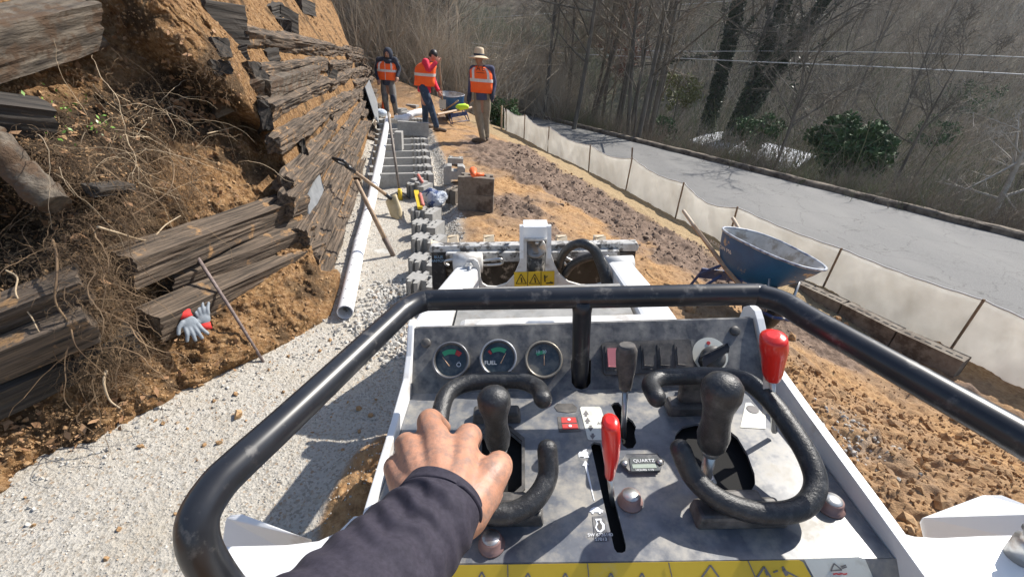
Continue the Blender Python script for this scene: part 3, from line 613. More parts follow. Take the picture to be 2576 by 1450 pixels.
# hour meter
hm=part(MB().prism([dk_([(1562,1166),(1576,1148),(1652,1148),(1668,1166),(1660,1186),(1582,1188)])],(0,0,.006)),'hour_meter','panel',bevel=.001)
part(MB().prism([dk_([(1583,1151),(1648,1150),(1660,1183),(1588,1185)],ZD+.0065)],(0,0,.001)),'meter_window',mat('meter_glass',(.09,.1,.1),(.14,.15,.15),20,.15),hm)
part(MB().prism([dk_([(1590,1167),(1648,1166),(1653,1176),(1592,1177)],ZD+.0078)],(0,0,.0004)),'meter_display',mat('lcd',(.3,.35,.3),None,20,.3),hm)
text_mesh('meter_lettering','QUARTZ',.008,mz(1620,1158,ZD+.0082),(1,0,0),(0,1,0),MT['white_ink'],hm,MW); text_mesh('meter_units','HOURS 1/10',.005,mz(1622,1181,ZD+.0082),(1,0,0),(0,1,0),MT['white_ink'],hm,MW)
for x,y in ((1571,1166),(1659,1163)): part(MB()._lath([(.005,0),(.005,.004),(.001,.005)],mz(x,y,ZD+.006),(0,0,1),10,True),'screw','steel',hm)
for x,y in ((1585,1262),(1237,1370),(2088,1275)):
    c=mz(x,y,ZD); bo=part(MB()._lath([(.0175,0),(.0175,.003),(.0145,.0035),(.0135,.014),(.012,.0155),(.001,.0155)],c,(0,0,1),18,True),'bolt','brown_steel'); part(MB()._lath([(.0115,.0155),(.011,.0165),(.001,.0165)],c,(0,0,1),16,True),'bolt_head','steel',bo)
# deck decals and slots
def decal(name,l,m,z=.0006,parent=None,th=.0003): return part(MB().prism([dk_(l,ZD+z)],(0,0,th)),name,m,parent)
lg=decal('lever_legend',[(1459,1026),(1462,1022),(1508,1022),(1512,1026),(1536,1102),(1532,1106),(1482,1106),(1478,1102)],'white_decal')
for x,y,k in ((1474,1037,1),(1478,1055,1),(1486,1078,-1),(1491,1098,-1)): decal('arrow',[(x-7,y+4*k),(x+7,y+4*k),(x,y-6*k)],'grey_ink',.0012,lg); decal('arrow_stem',[(x-3,y+4*k),(x+3,y+4*k),(x+3,y+9*k),(x-3,y+9*k)],'grey_ink',.0012,lg)
text_mesh('auxiliary_lettering','AUX',.009,mz(1516,1064,ZD+.0012),(1,0,0),(0,1,0),MT['grey_ink'],lg,MW)
wl=decal('warning_lamp_panel',[(1402,1047),(1452,1047),(1461,1084),(1406,1086)],'plastic'); decal('oil_lamp',[(1412,1049),(1448,1049),(1451,1062),(1413,1063)],'red_ink',.0012,wl); decal('temperature_lamp',[(1414,1066),(1452,1065),(1455,1078),(1416,1079)],'red_ink',.0012,wl)
for x,y in ((1431,1056),(1434,1072)): part(MB()._lath([(.003,.0016),(.003,.0019),(.0015,.0019)],mz(x,y,ZD),(0,0,1),10,True),'lamp_symbol','white_ink',wl)
decal('grommet',[(1394,1022),(1402,1014),(1440,1014),(1452,1024),(1450,1034),(1430,1037),(1402,1034)],'plastic')
decal('speed_arrow',[(1465,1170),(1472,1157),(1482,1168),(1477,1169),(1496,1258),(1494,1258),(1471,1171)],'white_ink')
rb=[(1455,1140),(1458,1134),(1464,1136),(1468,1131),(1477,1128),(1474,1133),(1480,1138),(1479,1144),(1483,1150),(1476,1150),(1468,1152),(1470,1148),(1460,1147),(1456,1150)]; decal('hare_symbol',rb,'white_ink')
tt=[(1482,1286),(1486,1279),(1494,1274),(1504,1274),(1512,1280),(1518,1282),(1516,1288),(1512,1287),(1511,1291),(1507,1291),(1506,1287),(1494,1287),(1493,1291),(1489,1291),(1488,1287)]; decal('tortoise_symbol',tt,'white_ink')
ed=decal('engine_decal',[(1490,1298),(1520,1296),(1532,1358),(1497,1360)],'panel'); decal('engine_symbol',[(1497,1304),(1513,1303),(1513,1309),(1521,1318),(1521,1330),(1512,1338),(1503,1336),(1497,1326),(1501,1314)],'white_ink',.0012,ed); decal('engine_symbol_centre',[(1502,1308),(1509,1307),(1510,1313),(1515,1320),(1515,1328),(1510,1333),(1504,1329),(1502,1322),(1506,1315)],'plastic',.0018,ed)
text_mesh('part_number','SW 6726140\n57013',.0062,mz(1511,1350,ZD+.0012),(1,0,0),(0,1,0),MT['white_ink'],ed,MW)
rd=decal('motion_legend',[(1876,1012),(1888,1012),(1926,1045),(1926,1078),(1862,1074)],'white_decal')
part(MB()._lath([(.010,.0010),(.010,.0014),(.0086,.0014)],mz(1893,1030,ZD),(0,0,1),16,True),'engine_ring','grey_ink',rd)
# front lip with the warning strip
LA=np.array([0,.334,ZD]); LB=np.array([0,.24,-.68]); ld=LB-LA; LN=np.cross([1,0,0],ld); LN/=np.linalg.norm(LN); LN=-LN if LN[2]<0 else LN
def lp(px,py,o=0.): return mpl(px,py,LA+LN*o,LN)
def lx(x,t,o=0): return np.array([x,0,0])+LA+ld*t+LN*o
part(MB().prism([[lx(-.222,0),lx(.44,0),lx(.44,1),lx(-.222,1)]],-LN*.004),'front_lip','deck')
ws=part(MB().prism([[lp(1100,1421,.0008),lp(2010,1407,.0008),lp(2020,1412,.0008),lp(2085,1530,.0008),lp(1080,1530,.0008)]],LN*.0004),'warning_strip','yellow')
def lline(a,b,w,m,parent,o=.0018):
    a,b=lp(*a,o),lp(*b,o); d=(b-a)/np.linalg.norm(b-a); s_=np.cross(d,LN)*w; return part(MB().prism([[a-s_,b-s_,b+s_,a+s_]],LN*.0003),'printed_line',m,parent)
for a,b in (((1277,1419),(1279,1500)),((1478,1416),(1486,1500)),((1682,1413),(1702,1500)),((1882,1409),(1922,1500))): lline(a,b,.0006,'grey_ink',ws)
for cx,ty,h,wd_ in ((1212,1437,40,22),(1328,1440,40,22),(1422,1440,40,22),(1537,1440,40,22),(1615,1440,40,22),(1787,1420,42,30),(1922,1424,34,22)):
    lline((cx,ty),(cx-wd_,ty+h),.0011,'grey_ink',ws); lline((cx,ty),(cx+wd_,ty+h),.0011,'grey_ink',ws)
lline((1925,1434),(1930,1446),.001,'grey_ink',ws); lline((1945,1438),(1957,1434),.0008,'grey_ink',ws)
for a,b,w_ in (((1968,1424),(1973,1432),.0016),((1971,1430),(1980,1446),.0022),((1978,1436),(1998,1446),.001),((1998,1446),(2024,1458),.0008)): lline(a,b,w_,'grey_ink',ws)
w2=part(MB().prism([[lp(2022,1404,.0008),lp(2160,1399,.0008),lp(2176,1405,.0008),lp(2230,1530,.0008),lp(2090,1530,.0008)]],LN*.0004),'white_notice','white_decal')
for a,b in (((2090,1434),(2118,1432)),((2090,1434),(2098,1416)),((2098,1416),(2118,1432)),((2115,1424),(2128,1420)),((2118,1428),(2130,1424))): lline(a,b,.0007,'grey_ink',w2)
for i in range(5): lline((2096+i*7,1443-(i%2)*2),(2103+i*7,1443-((i+1)%2)*2),.0007,'red_ink',w2)
# side plates: outlines in (y,z), real sheets 10 mm thick
def side(x,prof,th,name,m='white_paint'):
    top=[np.array([x,y,z]) for y,z in prof]; L=top+[np.array([x,prof[-1][0],-1.15]),np.array([x,prof[0][0],-1.15])]
    return part(MB().prism([L],(th,0,0)),name,m,bevel=.003)
def mxs(l,x): return [tuple(mx(a,b,x)[1:]) for a,b in l]
side(-.236,[(.80,-.56),(.785,-.478),(.765,-.462),(.745,-.462),(.73,-.475),(.70,-.505),(.66,-.527),(.55,-.540),(.40,-.552),(.30,-.565),(.1,-.60)],.013,'side_plate')
side(.440,[(.81,-.56),(.79,-.470),(.77,-.455),(.75,-.455),(.735,-.465),(.70,-.497),(.66,-.512),(.55,-.522),(.40,-.532),(.30,-.540),(.1,-.56)],.014,'side_plate')
# lower body, fenders, tracks
part(MB().box((.107,.60,-1.0),(.62,1.1,.62)),'chassis','white_dusty',bevel=.02)
def fend(pts,z,m='white_paint',th=.006): return part(MB().prism([[mz(a,b,z) for a,b in pts]],(0,0,-th)),'fender',m,bevel=.003)
fend([(452,1500),(560,1372),(720,1368),(800,1358),(850,1335),(890,1295),(960,1300),(960,1620),(400,1620)],-.62)
part(MB().prism([[mz(566,1302,-.655),mz(582,1292,-.65),mz(610,1290,-.65),mz(785,1356,-.66),mz(700,1372,-.70),mz(556,1374,-.70)]],(0,0,-.012)),'fender_lip','white_paint',bevel=.004)
fend([(2192,1262),(2240,1330),(2300,1346),(2360,1350),(2480,1344),(2700,1340),(2900,1620),(2320,1620),(2080,1262)],-.60)
part(MB().prism([[mz(2318,1300,-.63),mz(2470,1243,-.625),mz(2520,1243,-.62),mz(2640,1290,-.62),mz(2640,1370,-.66),mz(2330,1350,-.66)]],(0,0,-.012)),'fender_lip','white_paint',bevel=.004)
part(MB()._lath([(.016,0),(.016,.03),(.012,.032),(.012,.045),(.015,.047),(.001,.05)],mz(2566,1400,-.60),(0,0,1),16,True),'grease_fitting','steel')
for x in (-.33,.545):
    tk=MB(); L=[(x-.09,y,z) for y,z in [(.0,-1.2),(.95,-1.2),(1.08,-1.3),(1.12,-1.42),(1.05,-1.6),(.85,-1.72),(.1,-1.72),(-.1,-1.6),(-.15,-1.42),(-.1,-1.28)]]
    tk.prism([L],(.18,0,0)); tr=part(tk,'track','rubber')
# hood in front of the panel
hood=[my(1188,826,.98),my(1192,812,1.0),my(1212,799,1.0),my(1480,796,1.0),my(1560,803,1.0),my(1640,826,.98)]
part(MB().prism([[mz(a,b,-.66) for a,b in ((1180,850),(1192,812),(1205,802),(1225,798),(1500,796),(1560,800),(1625,822),(1680,850))]],(0,0,-.35)),'hood','white_dusty',bevel=.012)
part(MB().prism([[mz(a,b,-.657) for a,b in ((1322,813),(1330,808),(1392,808),(1400,817),(1330,820))]],(0,0,.002)),'hood_grille','steel')
# loader arms
def arm(pl,w,h,name='loader_arm'):
    mbx=MB(); pts=[np.array(p) for p in pl]
    for a,b in zip(pts[:-1],pts[1:]):
        d=b-a; L=np.linalg.norm(d); d/=L; s_=np.cross(d,[0,0,1]); s_/=np.linalg.norm(s_); u=np.cross(s_,d); mbx.box((a+b)/2,(w,L+.02,h),np.array([s_,d,u]).T)
    return part(mbx,name,'white_paint',bevel=.016)
arm([my(1178,700,1.98),my(1112,800,1.42),my(1082,860,1.22)],.115,.13); arm([my(1558,690,1.98),my(1628,792,1.42),my(1660,850,1.22)],.115,.13)
for pxy in ((1178,660,2.02),(1556,668,2.02)): part(MB()._lath([(.05,-.07),(.05,.07),(.001,.071)],my(*pxy),(1,0,0),18,True),'arm_pivot','white_dusty')
part(MB().box((.06,1.32,-1.06),(.62,.5,.5)),'engine_cover','grey_panel')
# tower plate with scoops, window and decals
yT=1.94
def tp(a,b,dy=0): return my(a,b,yT+dy)
ear=[(1163,766),(1161,700),(1163,672),(1169,659),(1180,651),(1192,651),(1202,658),(1207,672),(1209,700),(1214,713),(1226,720),(1250,721),(1275,712),(1293,692),(1305,665),(1312,640),(1314,600),(1384,600),(1387,640),(1395,665),(1408,690),(1430,708),(1462,717),(1500,716),(1532,706),(1560,690),(1575,700),(1580,766)]
win=[(1325,606),(1325,686),(1372,686),(1374,606)]
tpl=part(MB().prism([[tp(a,b) for a,b in ear],[tp(a,b) for a,b in win]],(0,.014,0)),'tilt_plate','white_dusty',bevel=.002)
# box section above the window
for a,b in ((1307,1317),(1377,1387)): part(MB().prism([[my(a,566,2.2),my(b,566,2.2),my(b,570,1.925),my(b,650,1.915),my(a,650,1.915),my(a,570,1.925)]],(0,.014,0)),'bracket_cheek','white_paint')
part(MB().prism([[my(1316,570,1.96),my(1379,570,1.96),my(1378,604,1.95),my(1316,604,1.95)]],(0,.10,0)),'bracket_top','white_paint',bevel=.003)
part(MB().prism([[my(1318,604,2.02),my(1377,604,2.02),my(1376,690,2.0),my(1320,690,2.0)]],(0,.03,0)),'bracket_inside','hole')
cc_=my(1347,624,1.985); part(MB()._lath([(.052,0),(.052,.012),(.046,.016),(.001,.016)],cc_,(0,-.75,.65),26,True),'tilt_cylinder',mat('dusty_cylinder',(.12,.12,.12),(.36,.36,.36),14,.4,metal=.3,dirt=(.3,.22,.15),dscale=20,dlo=.5,dhi=.6)); part(MB()._lath([(.049,0),(.046,.20)],cc_+[0,.02,-.21],(0,-.05,1),22,True),'cylinder_tube','muddy_black')
part(MB()._lath([(.010,0),(.010,.016),(.001,.018)],my(1351,612,1.96),(0,-.7,.7),10,True),'cylinder_pin','steel')
dc=part(MB().prism([[tp(a,b,-.003) for a,b in ((1293,684),(1395,681),(1394,718),(1294,720))]],(0,.001,0)),'warning_decal','yellow')
for a,b in ((1328,1327),(1361,1361)): part(MB().prism([[tp(a-.8,683,-.005),tp(a+.8,683,-.005),tp(b+.8,719,-.005),tp(b-.8,719,-.005)]],(0,.0005,0)),'decal_line','black_ink',dc)
for cx in (1311,1345):
    for a,b in (((cx,689),(cx-13,713)),((cx-13,713),(cx+13,713)),((cx+13,713),(cx,689))):
        p,q=tp(*a,-.005),tp(*b,-.005); part(MB().tube([p,q],.0016,4),'decal_triangle','black_ink',dc)
    part(MB().tube([tp(cx,698,-.005),tp(cx+2,710,-.005)],.0028,5),'decal_figure','black_ink',dc)
for a,b,r in (((1370,692),(1371,708),.003),((1371,698),(1378,694),.002),((1374,712),(1392,711),.003),((1384,708),(1392,712),.002)): part(MB().tube([tp(*a,-.005),tp(*b,-.005)],r,5),'decal_figure','black_ink',dc)
# left ear bolt, hose fittings, latch rods
eb=part(MB()._lath([(.02,-.03),(.02,0),(.001,.001)],tp(1180,668,-.01),(0,-1,0),6,False),'ear_bolt','steel')
part(MB().tube([tp(1181,668,-.04),tp(1178,700,-.05),tp(1172,735,-.06)],[.010,.013,.016],12),'link_rod','steel'); part(MB().tube([tp(1179,690,-.05),tp(1176,712,-.055)],[.021,.021],12),'yellow_sleeve','yellow')
def rod(l,r,m,nm): part(MB().tube(crom([my(*q) for q in l],5),r,8),nm,m)
rod([(1130,668,2.05),(1120,662,2.05),(1125,655,2.05),(1160,652,2.05),(1200,657,2.05),(1255,651,2.05),(1262,656,2.05),(1258,664,2.05),(1200,668,2.05)],.007,'steel','latch_handle')
rod([(1425,668,2.05),(1405,642,2.05),(1410,636,2.05),(1440,655,2.05),(1500,650,2.05),(1530,645,2.05)],.007,'steel','latch_handle')
hb=[(1408,672,1.98),(1412,650,1.95),(1425,628,1.92),(1448,614,1.9),(1472,613,1.88),(1495,628,1.87),(1508,655,1.86),(1520,690,1.85),(1530,735,1.82)]
rod(hb,[.020]*4+[.024]*5,'rubber','hydraulic_hose'); rod([(1420,690,1.98),(1440,665,1.96),(1470,650,1.94),(1500,645,1.9),(1520,665,1.87),(1528,700,1.84),(1534,735,1.82)],.020,'rubber','hydraulic_hose')
# bucket
BK=MB(); yb=2.16
bt=[my(1083,622,yb),my(1607,617,yb)]
bk=part(MB().prism([[my(1085,627,yb),my(1600,622,yb),my(1592,716,yb+.02),my(1570,760,yb+.02),my(1100,765,yb+.02),my(1088,745,yb+.02)]],(0,.02,0)),'bucket_back','muddy_black')
part(MB().prism([[my(1078,630,yb-.03),my(1082,620,yb-.03),my(1605,612,yb-.03),my(1608,622,yb-.03),my(1604,632,yb-.03),my(1085,638,yb-.03)]],(0,.06,0)),'bucket_top_edge','worn_white',bk,bevel=.005)
for x0,x1,y1 in ((1085,1122,735),(1560,1598,716)): part(MB().prism([[my(x0,634,yb-.03),my(x1,633,yb-.03),my(x1-2,y1,yb-.03),my(x0+6,y1,yb-.03)]],(0,.03,0)),'bucket_end_plate','black_paint',bk)
part(MB().prism([[my(1120,636,yb-.06),my(1310,634,yb-.06),my(1310,658,yb-.06),my(1122,660,yb-.06)]],(0,.04,0)),'mounting_rail','worn_white',bk,bevel=.01)
part(MB().prism([[my(1386,634,yb-.06),my(1560,630,yb-.06),my(1560,654,yb-.06),my(1388,656,yb-.06)]],(0,.04,0)),'mounting_rail','worn_white',bk,bevel=.01)
for x0,x1 in ((1083,1100),(1600,1582)): part(MB().prism([[my(x0,622,yb),my(x1+(x1-x0)*1.6,620,yb+.22),my(x0,604,yb+.22)]],(0,.012,0)),'bucket_side','tan_steel',bk)
part(MB().prism([[my(1092,628,yb+.02),my(1600,622,yb+.02),np.array([.55,yb+.42,-1.28]),np.array([-.47,yb+.42,-1.28])]],(0,.01,-.012)),'bucket_floor','tan_steel',bk)
for x in (1137,1228,1413,1510):
    p0=my(x,622,yb+.03); p1=my(x,596,yb+.13); th_=MB(); th_.prism([[p0+[-.028,0,-.05],p0+[.028,0,-.05],p1+[.022,0,0],p1+[-.022,0,0]]],(0,.05,-.012)); part(th_,'tooth','tan_steel',bk,bevel=.008)
text_mesh('bucket_lettering','BLUE\nDIAMOND',.021,my(1104,651,yb-.035),(1,0,0),(0,.02,1),mat('light_blue_ink',(.25,.4,.55),None,5,.6),bk,MW)
# =============== OLD TIMBERS, ROOTS, STONES ===============
def timber(name,a,b,w,h,up,m,lab,cat='timber',group=None,seg=26,amp=.012,taper=1.):
    """weathered beam between a and b: local x runs along the beam so that the grain follows it"""
    a=np.asarray(a,float); b=np.asarray(b,float); L=np.linalg.norm(b-a); d=(b-a)/L; s_=np.cross(up,d); s_/=np.linalg.norm(s_); u=np.cross(d,s_)
    n=11; prof=[]
    for k in range(4*n):
        q,t=divmod(k,n); t=t/n*2-1; prof.append([(t,-1),(1,t),(-t,1),(-1,-t)][q])
    prof=np.array(prof)*[w/2,h/2]; V=[]; 
    xs=np.linspace(0,L,seg); 
    G=np.array([[x,p[0],p[1]] for x in xs for p in prof])
    off=random.uniform(0,99)
    gr=-np.abs(fbm(G*[1.6,34,34]+off,1,4,81))*1.3+.2; bg=fbm(G*[1.2,2,2]+off,1,3,85)
    rad=1-np.clip(.10-gr*.0,0,0)
    nrm=G[:,1:]/np.maximum(np.linalg.norm(G[:,1:],axis=1,keepdims=True),1e-6)
    G[:,1:]+=nrm*(gr*amp*1.6+bg*amp*1.5)[:,None]
    endj=fbm(G*[0,18,18]+off,1,3,88)*.05; G[:,0]+=np.where(G[:,0]<1e-6,endj,0)+np.where(G[:,0]>L-1e-6,endj,0)
    if taper!=1: G[:,1:]*=np.interp(G[:,0],[0,L],[1,taper])[:,None]
    N=len(prof); F=[(i*N+k,i*N+(k+1)%N,(i+1)*N+(k+1)%N,(i+1)*N+k) for i in range(seg-1) for k in range(N)]+[tuple(range(N))[::-1],tuple((seg-1)*N+k for k in range(N))]
    mb=MB(); mb.add(G,F,False); o=mb.build(name,MT[m]); o.matrix_world=Matrix(((d[0],s_[0],u[0],a[0]),(d[1],s_[1],u[1],a[1]),(d[2],s_[2],u[2],a[2]),(0,0,0,1)))
    tag(o,lab,cat,group); return o
UPN=np.array([0.,0,1])
GRP='weathered timbers of the old retaining wall'
view_=lambda p:(CAM-p)/np.linalg.norm(CAM-p)
def beam_px(x0,y0,x1,y1,w,h,m,lab,out=.05,roll=None,name='timber',**k):
    a=ept(x0,y0,out); b=ept(x1,y1,out); upv=np.array([.25,-.1,1.]) if roll is None else np.array(roll)
    return timber(name,a,b,w,h,upv,m,lab,**k)
# the three beams of the near pile and those further left
beam_px(752,508,300,678,.16,.16,'tie','deeply grooved grey beam, topmost of the three behind the leaning iron pole',.06,group=GRP)
beam_px(775,578,415,715,.15,.15,'tie','short grooved beam with broken left end, middle of the three behind the leaning pole',.05,group=GRP)
beam_px(796,622,372,815,.16,.16,'tie','long dark beam directly above the pair of work gloves',.07,group=GRP,seg=34)
beam_px(215,715,-160,858,.15,.14,'tie','black beam on the left edge, highest of those left of the root mass',.05,group=GRP)
beam_px(235,800,-160,960,.15,.15,'tie','dark beam at the left edge just above the lowest one, below the hanging roots',.05,group=GRP)
beam_px(330,842,-140,1050,.15,.15,'tie_dark','lowest dark beam at the left edge, lying on the orange earth',.03,group=GRP)
beam_px(222,50,-130,140,.18,.24,'tie_grey','wide grey beam with earth on top in the upper left corner',.16,roll=(.3,-.2,1),group=GRP,amp=.016)
a=ept(-40,330,.16); b=ept(140,515,.13); o=MB().tube([a*(1-t)+b*t+RNG.normal(0,.006,3) for t in np.linspace(0,1,14)],[.062+.008*random.uniform(-1,1) for _ in range(14)],14).build('log',MT['tie_grey']); tag(o,'round grey log slanting down behind the roots at the left edge','log')
beam_px(-60,280,118,300,.2,.16,'tie_dark','black beam end under the green vines at the left edge',.08,group=GRP)
beam_px(322,470,225,480,.07,.05,'tie_dark','short charred board in the earth beneath the green vines',.06,name='board',cat='board')
# projecting ends of the buried beams
BE='beam ends sticking out of the slope'
for (x,y,x2,y2,w,h,lab) in ((598,62,498,50,.20,.26,'large black beam end jutting from the slope near the top, largest of them'),(652,185,608,196,.15,.18,'black square beam end with a lit edge, above the crooked long beam'),(735,60,690,38,.2,.22,'dark beam end near the skyline, left of the two topmost'),(780,25,742,12,.2,.2,'dark beam end at the very top beside the skyline'),(718,72,700,66,.16,.18,'small rounded beam end just under the dark one near the skyline'),(668,288,655,300,.07,.20,'narrow dark beam end above the grooved beams, left of the others on the wall face'),(762,368,748,380,.07,.2,'narrow dark beam end in the middle of the timber face'),(836,195,812,185,.16,.2,'black hollow beam end under a pale board near the skyline')):
    a=ept(x,y,.16); b=ept(x2,y2,-.25); timber('beam_end',a,b,w,h,UPN,'tie_dark',lab,'beam',BE,seg=10,amp=.012)
k_=0
for (x,y,w,h,lab) in ((560,120,.12,.12,'broken dark board stub left below the largest black beam end'),(690,140,.10,.12,'small dark stub between the long crooked beam and the skyline'),(770,105,.12,.14,'dark stub near the skyline left of the pale boards'),(620,130,.08,.1,'thin black stub in the middle of the orange upper slope'),(560,170,.1,.08,'charred stub on the orange slope above the crooked beam'),(700,20,.14,.12,'dark stub touching the top of the picture left of the skyline')):
    a=ept(x,y,.10); b=ept(x-30,y+8,-.15); timber('beam_end',a,b,w,h,UPN,'tie_dark',lab,'beam',BE,seg=10,amp=.016)
# courses of the timber face along the path
FN=np.array([-.969,-.246,0.]); FL=np.array([-.246,.969,0.])
def fpt(s,z,out): 
    off=.28*min(z,1.6)+.62*max(0,z-1.6); return np.array([-1.5,3.,0])+FL*s+FN*(off-out)+[0,0,z]
CS=[.11,.28,.46,.64,.83,1.02,1.22,1.44,1.68]
kc=0
def faceend(z): # where the course stops at the broken end
    return float(np.interp(z,[0,.3,.6,.9,1.2,1.5,1.8],[.0,.02,.05,.28,.55,.75,1.1]))
POS=['nearest of it','second from its near end','third from its near end']
ROWN=['lowest','second lowest','third','fourth','fifth','sixth','seventh','second highest','topmost']
for ci,z in enumerate(CS):
    s=faceend(z)+.05; i=0; segs=[]
    while s<11.2:
        L=random.uniform(2.8,3.5); segs.append((s,min(s+L,11.6))); s+=L+.03
    for i,(s0,s1) in enumerate(segs):
        j=random.uniform(-.05,.05); o=timber('timber',fpt(s0,z+j,random.uniform(.0,.05)),fpt(s1,z+random.uniform(-.10,.05)+j,random.uniform(.0,.05)),.12,random.uniform(.12,.165),UPN+FN*random.uniform(-.6,.1),'tie','rough timber in the %s course of the wall face, %s'%(ROWN[ci],POS[i] if i<3 and i<len(segs)-1 else 'farthest of it'),group='timbers laid in courses along the path',seg=54,amp=.026)
# upper crooked course
for (a,b,lab) in (((527,262),(650,215),'crooked weathered beam high on the slope, lower left of the pair end to end'),((655,222),(790,178),'crooked weathered beam high on the slope, right of the broken joint')):
    beam_px(*a,*b,.16,.15,'tie_grey',lab,.06,group=GRP)
for (l,lab) in ((((779,505),(790,470),(797,450),(800,480),(790,515),(778,560)),'large grey slate-like sheet leaning on the timber face'),(((905,300),(910,262),(913,300),(911,345),(905,372),(901,350)),'narrow grey sheet on the far part of the timber face')):
    P_=[ept(min(x,FOOTX),y,.10) for x,y in l for FOOTX in (905,)] if l[0][0]<800 else [fpt(7.2+dx,zz,.17) for dx,zz in ((0,.35),(.1,.95),(1.7,1.0),(1.9,.5),(.5,.2))]
    if l[0][0]<800: P_=[ept(x,y,.13) for x,y in ((800,434),(812,474),(797,520),(778,556),(768,498))]
    o=MB().prism([P_],-FN*.012).build('sheet',MT['slate']); tag(o,lab,'sheet')
# ---- roots and fibres
def strands(name,starts,n_per,length,step,rad,m,droop=.5,wild=.9,out=.04,parent=None,lbl=None,cat=None,kind=None):
    V=[];F=[]
    for st in starts:
        for _ in range(n_per):
            p=np.array(st[:3])+RNG.normal(0,st[3] if len(st)>3 else .03,3); d=RNG.normal(0,1,3); d+=view_(p)*.7; d/=np.linalg.norm(d)
            L=length*RNG.uniform(.3,1.3); k=max(3,int(L/step)); r0=rad*RNG.uniform(.5,1.4); Q=[p]
            for i in range(k):
                d=d+RNG.normal(0,wild*.35,3)+np.array([0,0,-droop*.25]); d/=np.linalg.norm(d); Q.append(Q[-1]+d*step)
            b=len(V); u=np.cross(d,[.3,.2,1.]); u/=np.linalg.norm(u)
            for i,q in enumerate(Q):
                t=Q[min(i+1,k)]-Q[max(i-1,0)]; t/=np.linalg.norm(t)+1e-9; u=u-t*np.dot(u,t); u/=np.linalg.norm(u)+1e-9; w=np.cross(t,u); r=r0*(1-.7*i/k)
                for a in (0,2.094,4.189): V.append(q+r*(math.cos(a)*u+math.sin(a)*w))
            for i in range(k):
                for a in range(3): F.append((b+i*3+a,b+i*3+(a+1)%3,b+(i+1)*3+(a+1)%3,b+(i+1)*3+a))
    o=tri_mesh(name,V,F,MT[m],False,parent,k=4); 
    if lbl or kind: tag(o,lbl,cat,None,kind)
    return o
st=[]
for (cx,cy,sx,sy,n,sp) in ((240,720,80,150,300,.05),(300,560,90,90,150,.05),(150,430,90,70,110,.05),(380,380,110,90,130,.05),(330,860,90,60,110,.04),(300,200,140,60,60,.05),(250,950,90,40,60,.03),(520,180,120,70,60,.04),(60,640,60,60,30,.05),(450,480,80,80,90,.04)):
    for _ in range(n):
        x=random.gauss(cx,sx*.6); y=random.gauss(cy,sy*.6); q=ept(x,y,.02); st.append((*q,sp))
strands('root_fibres',st,10,.13,.014,.0009,'root',.6,.9,kind='stuff')
st2=[];
for (cx,cy,sx,sy,n) in ((240,760,100,170,44),(330,420,130,80,34),(120,480,80,90,14),(420,640,90,60,12),(100,760,60,60,7),(300,960,60,40,8)):
    for _ in range(n): q=ept(random.gauss(cx,sx*.6),random.gauss(cy,sy*.6),.06); st2.append((*q,.03))
strands('thin_roots',st2,1,.5,.022,.0026,'root',.45,.55,kind='stuff')
st3=[(*ept(random.gauss(360,110),random.gauss(330,60),.08),.03) for _ in range(45)]
strands('vine_stems',st3,2,.5,.02,.0018,'root_pale',.25,.4,kind='stuff')
RT='long roots dangling from the bank'
for l,r,lab,m in (([(0,680),(40,700),(60,735),(85,790),(100,825),(105,840)],.004,'pale forked root dangling at the left edge over the black beams','root_pale'),
  ([(125,605),(140,640),(148,700),(155,760),(175,820),(190,870),(230,920),(280,955)],.0055,'long reddish root running down the middle of the root mass','root'),
  ([(395,630),(420,660),(450,700),(468,730),(475,755)],.008,'thick short root hanging over the end of the grooved beams','root'),
  ([(250,560),(300,590),(370,600),(420,570),(445,545)],.006,'curved pale root crossing above the grooved beams','root_pale'),
  ([(265,930),(262,960),(285,1000),(300,1030)],.007,'stubby root at the foot of the root mass','root_pale'),
  ([(520,335),(560,325),(610,320),(650,330)],.004,'thin pale root sticking out of the bare slope','root_pale'),
  ([(330,545),(370,520),(420,470),(440,420),(415,395),(380,410)],.0045,'looping root below the green vines','root')):
    P_=[ept(x,y,.13)+RNG.normal(0,.008,3) for x,y in l]; Q=crom(P_,5); o=MB().tube(Q,[r,r*.45],6).build('root',MT[m]); tag(o,lab,'root',RT)
# green leaves on the vines
def leaves(name,pts,size,m,spread,n,kind='stuff',flat=0.):
    V=[];F=[]
    for p in pts:
        for _ in range(n):
            c=np.asarray(p[:3])+RNG.normal(0,spread,3); a=RNG.normal(0,1,3); a/=np.linalg.norm(a); b=np.cross(a,RNG.normal(0,1,3)); b/=np.linalg.norm(b)
            s_=size*RNG.uniform(.5,1.3); k=len(V); V+= [c-a*s_,c+b*s_*.5,c+a*s_,c-b*s_*.5]; F.append((k,k+1,k+2,k+3))
    o=tri_mesh(name,V,F,MT[m] if isinstance(m,str) else m,False,k=4)
    if kind: o['kind']=kind
    return o
gl_=mat('vine_leaf',(.10,.22,.03),(.25,.42,.08),30,.4); 
leaves('vine_leaves',[ept(random.gauss(cx,s1),random.gauss(cy,s2),.12) for cx,cy,s1,s2,n in ((170,265,22,14,14),(110,240,25,12,8),(260,315,30,15,16),(150,340,30,14,8)) for _ in range(n)],.011,gl_,.012,2)
leaves('dead_leaves',[ept(x_,y_,.02) for x_,y_ in [(random.uniform(0,640),random.uniform(60,1150)) for _ in range(520)] if x_<np.interp(y_,FOOT[::-1,1],FOOT[::-1,0])-8]+[ept(random.gauss(490,45),random.gauss(275,22),.03) for _ in range(110)],.024,'dead_leaf',.008,1)
